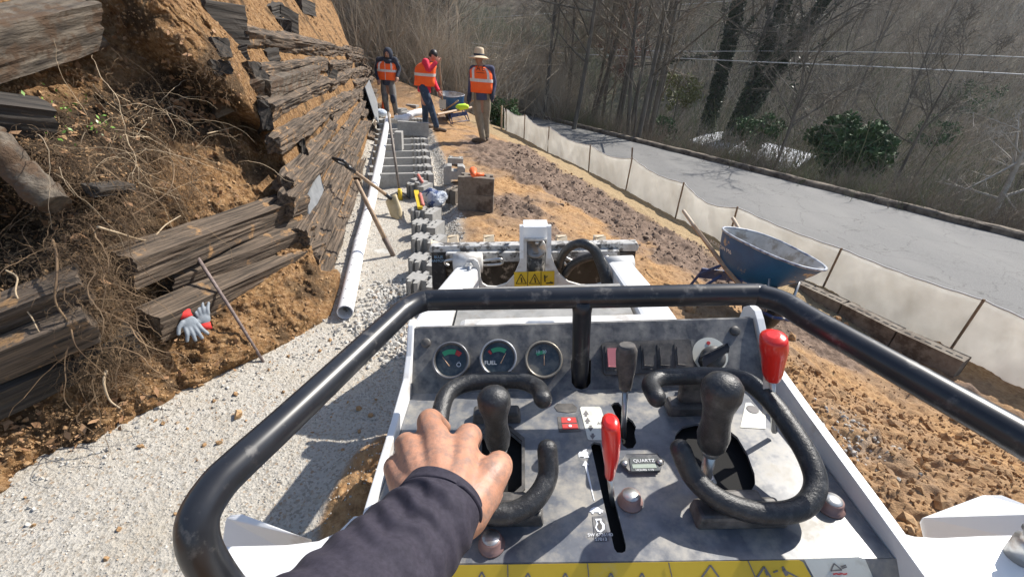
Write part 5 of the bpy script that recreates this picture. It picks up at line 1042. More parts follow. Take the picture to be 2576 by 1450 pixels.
# --- wheelbarrows (local: x forwards, y left, z up, origin under the wheel)
def make_wb():
    r=empty('wheelbarrow',(0,0,0)); B_=lambda mb,n,m,**k: mb.build(n,MT[m] if isinstance(m,str) else m,r,local=True,**k)
    def ring(x0,x1,w0,w1,z0,z1,n=44,pw=2.6):
        o=[]
        for k in range(n):
            a=2*math.pi*k/n; c,s_=math.cos(a),math.sin(a); t=(1+math.copysign(abs(c)**(2/pw),c))/2; x=x0+(x1-x0)*t; w=w0+(w1-w0)*t; o.append((x,w*math.copysign(abs(s_)**(2/pw),s_),z0+(z1-z0)*t))
        return o
    rings=[ring(-.68,.30,.31,.235,.67,.70),ring(-.665,.24,.295,.22,.60,.62),ring(-.63,.13,.265,.20,.48,.50),ring(-.58,.0,.22,.165,.37,.39),ring(-.50,-.10,.16,.12,.325,.34)]
    n=44; V=[p for g in rings for p in g]; F=[(i*n+k,(i+1)*n+k,(i+1)*n+(k+1)%n,i*n+(k+1)%n) for i in range(4) for k in range(n)]; F.append(tuple(4*n+k for k in range(n)))
    t=B_(MB().add(V,F,True),'tray','blue_tray'); 
    Vi=[(x*.97-.004,y*.965,z+.012) for x,y,z in V]; Vi=[(a,b,c if i>=n else c-.014) for i,(a,b,c) in enumerate(Vi)]
    ti=MB().add(Vi,[q[::-1] for q in F],True).build('tray_lining',MT['cement'],t,local=True)
    MB().tube(rings[0]+rings[0][:2],.011,8).build('rim',mat('rim',(.3,.33,.38),(.5,.52,.55),20,.5,dirt=(.1,.12,.2),dscale=12,dlo=.5,dhi=.6),t,local=True)
    for s_ in (-1,1): B_(MB().tube([(.14,s_*.10,.22),(-.3,s_*.19,.35),(-.95,s_*.28,.58)],[.024,.026,.024],4,False,flat=1.),'handle','wood_handle',bevel=.006); B_(MB().tube([(-.93,s_*.278,.575),(-1.14,s_*.30,.65)],[.019,.018],10,round_=True),'handle_grip','pale_wood')
    for s_ in (-1,1):
        B_(MB().tube([(-.42,s_*.21,.38),(-.60,s_*.25,.20),(-.66,s_*.27,.0),(-.56,s_*.27,.0),(-.36,s_*.22,.30)],.014,8),'leg','blue_steel')
        B_(MB().tube([(.16,s_*.11,.24),(.08,s_*.15,.50)],.013,6,flat=.5),'tray_brace','steel')
    B_(MB().box((-.60,0,.21),(.02,.50,.10)),'leg_brace','blue_steel'); B_(MB().tube([(-.56,.26,.01),(-.56,-.26,.01)],.010,6),'leg_crossbar','blue_steel')
    B_(MB().tube([(.14,.13,.22),(.26,.12,.24),(.30,.0,.25),(.26,-.12,.24),(.14,-.13,.22)],.014,8),'nose_guard','blue_steel')
    w=B_(MB()._lath([(.10,-.045),(.185,-.05),(.205,-.02),(.205,.02),(.185,.05),(.10,.045)],(0,0,.205),(0,1,0),28,True),'wheel','rubber'); MB()._lath([(.10,-.03),(.10,.03),(.03,.04)],(0,0,.205),(0,1,0),20,True).build('rim',MT['steel'],w,local=True)
    return r
def mean_rot(r,loc,az): r.location=tuple(map(float,loc)); r.rotation_euler=(math.radians(-7),0,az)
wb=make_wb(); wpos=at(1893,820,-.22); gp_=(at(1700,540,.40)+at(1830,552,.40))/2; dv_=wpos-gp_; az=math.atan2(dv_[1],dv_[0])
wb2=copytree(wb); mean_rot(wb,(wpos[0],wpos[1],-.22),az); tag(wb,'blue wheelbarrow with cement crusted tray standing right of the loader','wheelbarrow','blue wheelbarrows')
tx=[c for c in wb.children if c.name.startswith('tray') and 'brace' not in c.name][0]
text_mesh('tray_lettering','JACKSON M6',.055,(-.42,-.296,.56),(1,0,0.04),(0,-.42,.9),MT['white_ink'],tx,ext=.012,local=True)
p=at(1148,318,-.02); mean_rot(wb2,(p[0]-.35,p[1]+1.0,.02),math.radians(128)); tag(wb2,'blue wheelbarrow full of mortar between the red shirted man and the hat man','wheelbarrow','blue wheelbarrows')
wbc=np.array(wb2.location)
vs=at(1164,268,.55); o=MB().sphere(vs,(.16,.10,.075),18,10).build('lime_vest',MT['lime']); V=np.array([v.co[:] for v in o.data.vertices]); V+=(fbm(V,6,3,95)*.08)[:,None]; o.data.vertices.foreach_set('co',V.astype(np.float32).ravel()); tag(o,'folded lime yellow safety vest lying on the far wheelbarrow','vest')
a=at(1100,288,.42); b=at(1186,270,.5); thing(MB().tube([a,b],[.03,.03],4,False),'plank','wood_handle','narrow plank lying on the legs of the far wheelbarrow','plank')
# far bank end with timber edging
for (x0,y0,x1,y1,lab) in ((902,170,975,205,'timber edging on the earth bank behind the hooded man, left piece'),(985,208,1056,243,'timber edging on the earth bank between hooded man and red shirt')):
    a=dep(x0,y0,15.6); b=dep(x1,y1,15.0); timber('edging_timber',a,b,.2,.2,UPN,'tie_grey',lab,group='timber edging on the far bank')
# cables
def cable(l,r,lab):
    thing(MB().tube(crom([dep(x,y,d) for x,y,d in l],10),r,5),'power_cable',mat('cable',(.5,.5,.5),(.62,.62,.62),5,.5),lab,'cable','overhead cables across the valley')
cable([(950,55,60),(1120,96,50),(1340,128,38),(1800,151,27),(2200,168,21),(2620,190,17)],.026,'lowest overhead cable crossing in front of the wooded hill')
cable([(1200,105,60),(1560,126,42),(1990,129,30),(2300,134,25),(2620,146,21)],.024,'middle overhead cable just above the lowest one')
cable([(1180,48,60),(1500,26,45),(1880,0,35),(2100,-18,30)],.02,'highest overhead cable rising out of the top of the picture')
# house in the valley
hb_=at(1880,395,-5.0); HS=empty('house',hb_-[0,0,4]); tag(HS,'house with bright metal roof below the road behind the bare trees','house')
c1,c2=dep(1735,352,34),dep(1990,430,30); e1=dep(1782,334,37); e2=dep(2045,392,33)
for nm,pl in (('roof',[c1-[0,0,.0],dep(1985,434,30),e2,e1]),): sub(MB().prism([pl],(0,0,-.12)),nm,'rust_white',HS)
lo=[c1,dep(1985,434,30)]; hi=[e1,e2]
sub(MB().prism([[lo[0]-[0,0,.15],lo[1]-[0,0,.15],lo[1]-[0,0,4.5],lo[0]-[0,0,4.5]]],(.8,1.5,0)),'wall','concrete',HS)
far_=[e1+(e1-c1),e2+(e2-c2)]; far_=[far_[0]*[1,1,0]+[0,0,c1[2]],far_[1]*[1,1,0]+[0,0,c2[2]]]
sub(MB().prism([[e1,e2,far_[1],far_[0]]],(0,0,-.12)),'rear_roof','rust_white',HS)
# =============== TREES AND BRUSH (vectorised curves) ===============
def curves_mesh(P0,P1,P2,r0,r2,ns=3,nseg=3,alln=None):
    n=len(P0); T=np.linspace(0,1,nseg+1); V=[]
    ax=(P2-P0); ax/=np.linalg.norm(ax,axis=1,keepdims=True)+1e-9; u=np.cross(ax,np.array([.31,.17,.93])); u/=np.linalg.norm(u,axis=1,keepdims=True)+1e-9; w=np.cross(ax,u)
    for t in T:
        c=P0*(1-t)**2+2*P1*t*(1-t)+P2*t*t; r=(r0*(1-t)+r2*t)[:,None]
        for k in range(ns): a=2*math.pi*k/ns; V.append(c+r*(math.cos(a)*u+math.sin(a)*w))
    V=np.stack(V,1).reshape(-1,3); m=(nseg+1)*ns; b=(np.arange(n)*m)[:,None,None]
    f=np.array([[i*ns+k,i*ns+(k+1)%ns,(i+1)*ns+(k+1)%ns,(i+1)*ns+k] for i in range(nseg) for k in range(ns)])[None]
    return V,(b+f).reshape(-1,4)
def children_(rg,P0,P1,P2,r0,r2,k,tmin,ang,lf,up,lmin=.0):
    n=len(P0); idx=np.repeat(np.arange(n),k); t=rg.uniform(tmin,1,n*k); a,b,c=P0[idx],P1[idx],P2[idx]; tt=t[:,None]
    p=a*(1-tt)**2+2*b*tt*(1-tt)+c*tt*tt; d=2*(1-tt)*(b-a)+2*tt*(c-b); L=np.linalg.norm(P2-P0,axis=1)[idx]; d/=np.linalg.norm(d,axis=1,keepdims=True)+1e-9
    rnd=rg.normal(0,1,(n*k,3)); q=d*math.cos(ang)+rnd/np.linalg.norm(rnd,axis=1,keepdims=True)*math.sin(ang)*1.15+np.array([0,0,up]); q/=np.linalg.norm(q,axis=1,keepdims=True)
    l=np.maximum(L*lf*rg.uniform(.5,1.25,n*k)*(1.15-.6*t),lmin); rr=(r0[idx]*(1-t)+r2[idx]*t)*rg.uniform(.45,.7,n*k)
    bend=rg.normal(0,.13,(n*k,3))*l[:,None]; return p,p+q*l[:,None]*.5+bend,p+q*l[:,None]+bend*.6+np.array([0,0,1])*(l*.10*up)[:,None],rr,rr*.25
def join(L):
    V=[];F=[];o=0
    for v,f in L: V.append(v); F.append(f+o); o+=len(v)
    return np.concatenate(V),np.concatenate(F)
def make_tree(seed,h=12,r=.16,limbs=13,spread=.8,low=.3,fine=1.0,lean=(0,0),fork=False,up=.25,kt=(6,6,4),minr=.006):
    rg=np.random.default_rng(seed); top=np.array([[lean[0]*h,lean[1]*h,h]]); P0=np.zeros((1,3)); P0[0,2]=-.6; P1=top*.5+rg.normal(0,.03*h,(1,3)); P1[0,2]=h*.5
    t1=[(P0,P1,top,np.array([r]),np.array([r*.18]))]
    if fork: q=top+np.array([[.28*h,-.05*h,-.08*h]]); t1.append((P0+[[r*1.6,0,0]],P1+[[.03*h,0,-.05*h]],q,np.array([r*.85]),np.array([r*.15])))
    P0,P1,P2,a,b=[np.concatenate([t[i] for t in t1]) for i in range(5)]
    tr=curves_mesh(P0,P1,P2,a,b,9,9)
    l1=children_(rg,P0,P1,P2,a,b,limbs,low,spread,.48,up); l2=children_(rg,*l1,kt[0],.2,.7,.55,up*.6); l3=children_(rg,*l2,kt[1],.15,.75,.6,.1,.3); l4=children_(rg,*l3,kt[2],.1,.8,.6,.05,.2)
    out=[]
    for i,(l,ns,sg) in enumerate(((l1,5,5),(l2,4,4),(l3,3,3),(l4,3,2))):
        mr=minr*fine*[2,1.5,1.1,.9][i]; out.append(curves_mesh(l[0],l[1],l[2],np.maximum(l[3],mr),np.maximum(l[4],mr*.6),ns,sg))
    return tr,join(out),(P0,P1,P2,a,b,l1,l2,l3)
def tree_obj(name,tr,cr,loc,mtr,mcr,rz=0,sc=1):
    e=empty(name,loc,rz); e.scale=(sc,sc,sc); tri_mesh('trunk',*tr,MT[mtr],True,e,True,4); 
    tri_mesh('crown',*cr,MT[mcr],False,e,True,4); return e
TPL=[]
for i,(h,r,kw) in enumerate(((13,.15,dict(limbs=12)),(16,.20,dict(limbs=14,low=.35)),(9,.09,dict(limbs=12,low=.2)),(11,.11,dict(limbs=13,spread=1.0,low=.25)),(7,.06,dict(limbs=13,low=.1,up=.4)),(14,.17,dict(limbs=14,spread=.95,low=.3,lean=(.08,.05))))):
    tr,cr,_=make_tree(100+i,h,r,**kw); TPL.append((h,tr,cr))
GX='bare trees of the wooded hillside'
labs={'L':'bare thin grey tree in the thicket directly behind the three workers','C':'bare dark trunked tree close beyond the road kerb','F':'grey leafless tree on the far wooded hillside','R':'grey leafless tree in the hollow below the road at right'}
protoT=[None]*6
rt=np.random.default_rng(5)
def plant(k,x,y,lab,mtr='bark',mcr='twig',sc=None,name='bare_tree'):
    z=gzb(x,y); s_=sc or rt.uniform(.75,1.2)
    if protoT[k] is None:
        h,tr,cr=TPL[k]; protoT[k]=e=tree_obj(name,tr,cr,(x,y,z),mtr,mcr)
    else: e=copytree(protoT[k]); e.location=(x,y,z)
    e.rotation_euler=(rt.normal(0,.04),rt.normal(0,.04),rt.uniform(0,6.28)); e.scale=(s_,s_,s_*rt.uniform(.9,1.1)); tag(e,lab.replace('tree',['slim tree','tall tree','low tree','wide crowned tree','small bushy tree','leaning tree'][k],1),'tree',GX); return e
cnt=0
for _ in range(2000):
    if cnt>=44: break
    x=rt.uniform(-13,1.5); y=rt.uniform(18.5,34); 
    if eK(x,y)>-8.6 or eK(x,y)<-22: 
        if not(eK(x,y)>1.5): continue
    u_,v_,d_=proj((x,y,0)); 
    if u_<840 or (u_>1250 and eK(x,y)<0): continue
    plant(int(rt.choice([2,4,3,4])),x,y,labs['L'],sc=rt.uniform(.6,1.0)); cnt+=1
for _ in range(34):
    s_=rt.uniform(9,32); off=rt.uniform(1.2,7); p=kpt(s_,off,0)
    if 1650<proj((p[0],p[1],-2))[0]<2050: continue
    plant(int(rt.choice([0,2,3,4,5])),p[0],p[1],labs['C'],sc=rt.uniform(.6,1.0))
for _ in range(70): s_=rt.uniform(-45,75); off=rt.uniform(28,78); p=kpt(s_,off,0); plant(int(rt.integers(6)),p[0],p[1],labs['F'])
for _ in range(34): s_=rt.uniform(-28,10); off=rt.uniform(9,28); p=kpt(s_,off,0); plant(int(rt.choice([2,3,4,0])),p[0],p[1],labs['R'],sc=rt.uniform(.5,.85))
# notable trees
def named(name,px,py,z,h,r,lab,seed,mtr='bark',mcr='bark',d=None,**kw):
    p=at(px,py,z) if d is None else dep(px,py,d); tr,cr,inf=make_tree(seed,h,r,**kw); e=tree_obj(name,tr,cr,p,mtr,mcr); tag(e,lab,'tree'); return e,inf
e1_,i1=named('ivy_tree',1772,345,-3.2,17,.36,'big dark ivy clad tree beyond the road, left trunk of the leaning pair',301,mcr='bark',limbs=12,low=.38,kt=(6,5,4),spread=.95,lean=(-.03,0),up=.1)
e2_,i2=named('ivy_tree',1822,362,-3.2,15,.30,'big ivy clad tree beyond the road, forked right trunk of the leaning pair',305,mcr='bark',limbs=16,low=.28,kt=(6,6,4),spread=1.05,lean=(.10,0),fork=True,up=.05)
def ivy(e,inf,n,rad,tmax,sz,ml='ivy',nl=0):
    P0,P1,P2,a,b=inf[:5]; T=RNG.uniform(0,tmax,n); i=RNG.integers(0,len(P0),n); t=T[:,None]; c=P0[i]*(1-t)**2+2*P1[i]*t*(1-t)+P2[i]*t*t; r=(a[i]*(1-T)+b[i]*T)+rad*RNG.uniform(.2,1,n); th_=RNG.uniform(0,6.28,n); c=c+np.c_[np.cos(th_)*r,np.sin(th_)*r,np.zeros(n)]
    if nl:
        l=inf[5]; j=RNG.integers(0,len(l[0]),nl); t=RNG.uniform(0,.55,nl)[:,None]; q=l[0][j]*(1-t)**2+2*l[1][j]*t*(1-t)+l[2][j]*t*t+RNG.normal(0,.12,(nl,3)); c=np.concatenate([c,q])
    o=leafcloud('ivy_leaves',c,sz,MT[ml]); o.parent=e; return o
def leafcloud(name,C_,sz,m,parent=None):
    n=len(C_); a=RNG.normal(0,1,(n,3)); a/=np.linalg.norm(a,axis=1,keepdims=True); b=np.cross(a,RNG.normal(0,1,(n,3))); b/=np.linalg.norm(b,axis=1,keepdims=True)+1e-9; s_=(sz*RNG.uniform(.5,1.4,n))[:,None]
    V=np.stack([C_-a*s_,C_+b*s_*.55,C_+a*s_,C_-b*s_*.55],1).reshape(-1,3); F=np.arange(4*n).reshape(-1,4); return tri_mesh(name,V,F,m,False,parent,True,4)
ivy(e1_,i1,14000,.34,.85,.10,nl=2500); ivy(e2_,i2,14000,.30,.85,.10,nl=4500)
MT['yellow_leaf']=mat('yellow_leaf',(.10,.11,.03),(.22,.22,.07),3,.7); MT['bush_green']=mat('bush_green',(.02,.052,.018),(.095,.17,.065),1.5,.7,spec=.25)
def leafy(name,loc,rad,n,sz,ml,lab,cat,h0,stem='bark',seed=1,cl=40,group=None,squash=.8):
    rg=np.random.default_rng(seed); e=empty(name,loc); tr,cr,inf=make_tree(seed,h0+rad*.8,max(.05,rad*.04),limbs=10,low=.3,kt=(4,3,2),spread=.9); tri_mesh('trunk',*tr,MT[stem],True,e,True,4)
    v=rg.normal(0,1,(cl,3)); v/=np.linalg.norm(v,axis=1,keepdims=True); C_=v*rg.uniform(.25,1.0,(cl,1))**.6*rad*[1,1,squash]+[0,0,h0+rad*.6]; rc=rad*rg.uniform(.14,.34,cl)
    i=rg.integers(0,cl,n); q=rg.normal(0,1,(n,3)); q/=np.linalg.norm(q,axis=1,keepdims=True); P_=C_[i]+q*(rc[i]*rg.uniform(.5,1.05,n))[:,None]
    o=leafcloud('crown',P_,sz,MT[ml],e); tri_mesh('twigs',*cr,MT['twig'],False,e,True,4); tag(e,lab,cat,group); return e
p=dep(2130,395,21); leafy('evergreen_tree',p-[0,0,1.2],1.75,11000,.10,'bush_green','round glossy evergreen tree standing beyond the road at right','tree',.6,seed=11,cl=60)
p=dep(1558,150,36); leafy('russet_tree',p-[0,0,5],2.2,3200,.09,'russet','tree holding russet dead leaves left of the ivy clad pair','tree',5.2,seed=12,cl=40,squash=1.5)
p=dep(1700,250,30); leafy('yellowish_bush',p-[0,0,2.5],1.6,2600,.08,'yellow_leaf','loose yellow green bush directly left of the ivy clad trunks','bush',2.2,seed=13,cl=30)
p=at(1250,318,-.25); leafy('laurel_bush',(p[0]+.1,p[1]+.7,p[2]),.62,5200,.045,'bush_green','dense dark green bush between the hat man and the silt fence','bush',-.1,seed=14,cl=50)
for q,(x,y,d,rd,lab) in enumerate(((1660,330,25,.9,'dark green undergrowth bush left of the ivy trunks'),(1905,330,24,1.2,'small green bush just right of the ivy trunks'),(2440,240,45,2.6,'dark evergreen shrub on the far slope in the upper right'),(2350,330,38,1.6,'dark shrub in the hollow at the right edge of the wood'),(1010,30,32,1.6,'pale green leafy shrub high behind the hooded man'),(845,20,22,1.0,'small green shrub on top of the bank skyline'))):
    p=dep(x,y,d); leafy('evergreen_bush',p-[0,0,rd*.8],rd,2600,.09,'bush_green',lab,'bush',.2,seed=30+q,cl=34)
e_,_i=named('pale_tree',2490,560,0,4.6,.11,'pale barked crooked tree just beyond the kerb at the right edge',330,mtr='bark_pale',mcr='bark_pale',d=15.5,limbs=15,low=.25,kt=(4,4,2),spread=1.1,lean=(-.12,.0),up=-.02,minr=.004)
for q,(x,y,d,h,lab) in enumerate(((1368,290,27,12,'slim dark tree beyond the kerb, leftmost of the dark ones near the fence top'),(1440,330,24,12,'forked dark tree beyond the kerb between the two slim ones'),(1600,370,22,13,'slim dark tree nearest left of the ivy clad pair'),(1945,430,19,6,'small crooked dark tree between house roof and evergreen tree'),(2240,480,18,5,'low bent shrub tree beyond the kerb below the evergreen'))):
    named('dark_tree',x,y,0,h,.13 if h>8 else .07,lab,340+q,mcr='bark',d=d,limbs=14,low=.25,kt=(5,5,3),spread=.85,lean=(.02*(q-1),0),up=.2)
# undergrowth: countless thin stems
def brush(name,C_,n,h,r,m,seed,spread=.5):
    rg=np.random.default_rng(seed); i=rg.integers(0,len(C_),n); P0=C_[i]+np.c_[rg.normal(0,spread,(n,2)),np.zeros(n)-.1]; d=np.c_[rg.normal(0,.45,(n,2)),np.ones(n)]; d/=np.linalg.norm(d,axis=1,keepdims=True); l=h*rg.uniform(.35,1.2,n)*C_[i][:,3] if C_.shape[1]>3 else h*rg.uniform(.35,1.2,n)
    P0=P0[:,:3]; P2=P0+d*l[:,None]+rg.normal(0,.12,(n,3))*l[:,None]; P1=(P0+P2)/2+rg.normal(0,.12,(n,3))*l[:,None]; rr=r*rg.uniform(.6,1.4,n)
    A=[curves_mesh(P0,P1,P2,rr,rr*.35,3,3)]; c2=children_(rg,P0,P1,P2,rr,rr*.4,3,.2,.75,.5,.1); A.append(curves_mesh(c2[0],c2[1],c2[2],np.maximum(c2[3],r*.35),c2[4]+r*.12,3,2)); 
    V,F=join(A); o=tri_mesh(name,V,F,MT[m] if isinstance(m,str) else m,False,k=4); o['kind']='stuff'; return o
def cpts(n,f,seed):
    rg=np.random.default_rng(seed); o=[]
    while len(o)<n:
        x,y=f(rg); o.append((x,y))
    X_=np.array(o); return np.c_[X_,Hbase(X_)]
def fL(rg):
    while 1:
        x,y=rg.uniform(-14,2),rg.uniform(17.2,36); u_,v_,d_=proj((x,y,0)); e=eK(x,y)
        if (e<-8.4 or e>.6) and u_>800 and not(u_>1270 and e<0): return x,y
def fK(lo,hi,s0,s1):
    def g(rg): p=kpt(rg.uniform(s0,s1),rg.uniform(lo,hi),0); return p[0],p[1]
    return g
MT['twig_grey']=mat('twig_grey',(.22,.185,.14),(.54,.47,.37),.5,.95); MT['twig_olive']=mat('twig_olive',(.085,.095,.045),(.22,.235,.12),.8,.95)
brush('thicket_left',cpts(260,fL,1),15000,3.6,.011,'twig_grey',2,.7)
brush('thicket_kerb',cpts(300,fK(.9,6,-16,34),3),13000,1.5,.008,'twig',4,.6)
brush('thicket_kerb_green',cpts(160,fK(.7,8,-16,34),5),7000,1.1,.008,'twig_olive',6,.6)
brush('thicket_hollow',cpts(420,fK(7,32,-36,36),7),12000,3.6,.014,'twig_grey',8,1.4)
brush('thicket_hill',cpts(900,fK(30,85,-60,85),9),15000,8.0,.03,'twig_grey',10,2.6)
brush('thicket_hill_green',cpts(300,fK(8,60,-60,60),11),12000,4.5,.03,'twig_olive',12,2.0)
brush('thicket_ridge',cpts(600,fK(85,150,-110,160),13),9000,10,.06,'twig_grey',14,4)
# =============== OPERATOR'S ARM ===============
MT['tattoo_skin']=mat('tattoo_skin',(.42,.2,.12),(.50,.255,.165),16,.5,bump=.5,bscale=150,bdist=.0016,dirt=(.29,.175,.13),dscale=95,dlo=.44,dhi=.64)
Z=lambda x,y,z:mz(x,y,z)
hm=MB(); wr=Z(1105,1262,-.385)
kn=[(1168,1118,-.398,.0165),(1096,1098,-.392,.0175),(1034,1126,-.398,.0165),(1000,1182,-.408,.0150)]
for (x,y,z,r),wo in zip(kn,((1150,1235),(1115,1245),(1080,1250),(1055,1262))):
    hm.tube(crom([wr+(Z(wo[0],wo[1],-.385)-wr)*.7,Z((x+wo[0])/2,(y+wo[1])/2,z+.006),Z(x,y,z)],4),[.022,.0205,.0185,r],12,round_=True)
hm.tube([Z(1150,1200,-.40),Z(1050,1200,-.405)],[.024,.022],12,round_=True); hm.tube([Z(1165,1125,-.402),Z(1035,1135,-.405)],[.0155,.015],12,round_=True)
hm.tube([Z(1140,1140,-.403),Z(1060,1150,-.405),Z(1020,1190,-.41)],[.019,.019,.017],12,round_=True); hm.tube([Z(1190,1180,-.408),Z(1160,1140,-.408)],[.02,.016],12,round_=True)
hm.tube([wr,Z(1000,1380,-.37)],[.029,.032],16,round_=True)
F_=[([(1168,1118,-.398),(1178,1096,-.404),(1188,1100,-.432),(1180,1128,-.458),(1165,1140,-.462)],[.0165,.0160,.0130,.0115,.010]),
 ([(1096,1105,-.392),(1082,1072,-.394),(1080,1056,-.404),(1092,1054,-.440),(1118,1075,-.468)],[.0175,.0160,.0150,.0125,.010]),
 ([(1034,1130,-.398),(1024,1118,-.408),(1026,1116,-.434),(1050,1122,-.464),(1076,1130,-.474)],[.0165,.0155,.0130,.0115,.010]),
 ([(1002,1184,-.408),(994,1174,-.418),(1000,1174,-.444),(1026,1178,-.468),(1060,1182,-.474)],[.0150,.0140,.0120,.0105,.009])]
hm.tube([Z(1150,1130,-.399),Z(1100,1125,-.396),Z(1045,1145,-.400),Z(1012,1185,-.408)],[.0165,.0175,.0165,.015],12,round_=True)
hm.sphere(Z(1105,1185,-.402),(.052,.045,.019),20,12)
for pts,r in F_: hm.tube(crom([Z(*p) for p in pts],4),r,12,round_=True)
hm.tube(crom([Z(1165,1290,-.400),Z(1208,1232,-.404),Z(1240,1190,-.402),Z(1256,1168,-.412),Z(1246,1158,-.440)],5),[.026,.0245,.0205,.0175,.0150,.0115],14,round_=True)
hm.tube([Z(1150,1300,-.395),Z(1220,1240,-.415)],[.025,.020],12,round_=True)
OP=hm.build('person',MT['tattoo_skin'],None,MW,remesh=.0026,smooth_it=4); tag(OP,'person at the controls, tattooed left hand in dark purple sleeve on the left grab loop','person')
# knuckle nails hidden; sleeve with folds
ce=[Z(1118,1243,-.386),Z(1103,1268,-.385),Z(1085,1300,-.382),Z(1020,1375,-.374),Z(950,1455,-.362),Z(820,1600,-.34),Z(600,1850,-.30)]
C_=crom(ce,44); n=72; V=[]; m_=len(C_); u=None; Ls=np.r_[0,np.cumsum([np.linalg.norm(C_[i+1]-C_[i]) for i in range(m_-1)])]
R0=np.interp(Ls,[0,.015,.02,.06,.12,.2,.4],[.0415,.0425,.043,.0465,.050,.056,.066])
for i in range(m_):
    t=C_[min(i+1,m_-1)]-C_[max(i-1,0)]; t/=np.linalg.norm(t)
    if u is None: u=np.cross(t,[0,0,1.]); u/=np.linalg.norm(u)
    u=u-t*np.dot(u,t); u/=np.linalg.norm(u); w=np.cross(t,u)
    for k in range(n):
        a=2*math.pi*k/n; V.append((C_[i],math.cos(a)*u+math.sin(a)*w*.86,a,Ls[i],R0[i]))
A_=np.array([[c,s_,l] for c,s_,l in [(math.cos(v[2]),math.sin(v[2]),v[3]) for v in V]])
ph=fbm(A_*[1.3,1.3,9],1,3,201); fold=np.sin((A_[:,2]*260+3.2*A_[:,0]+2.*A_[:,1]+ph*6)); am=np.interp(A_[:,2],[0,.018,.03,.08,.2],[0,0,.0058,.0048,.003])*(.45+.55*vnoise(A_*[1,1,14]+7,5))
rim=.0014*np.exp(-((A_[:,2]-.0165)/.0016)**2)*-1.6
Vp=[v[0]+v[1]*(v[4]+fold[i]*am[i]+ph[i]*.003*min(1,v[3]/.03)+rim[i]) for i,v in enumerate(V)]
sb=MB(); sb.add(Vp,[(i*n+k,i*n+(k+1)%n,(i+1)*n+(k+1)%n,(i+1)*n+k) for i in range(m_-1) for k in range(n)],True); so_=sb.build('sleeve',MT['sleeve'],OP,MW); md=so_.modifiers.new('solid','SOLIDIFY'); md.thickness=.003; md.offset=-1
md=so_.modifiers.new('sub','SUBSURF'); md.levels=1; md.render_levels=1
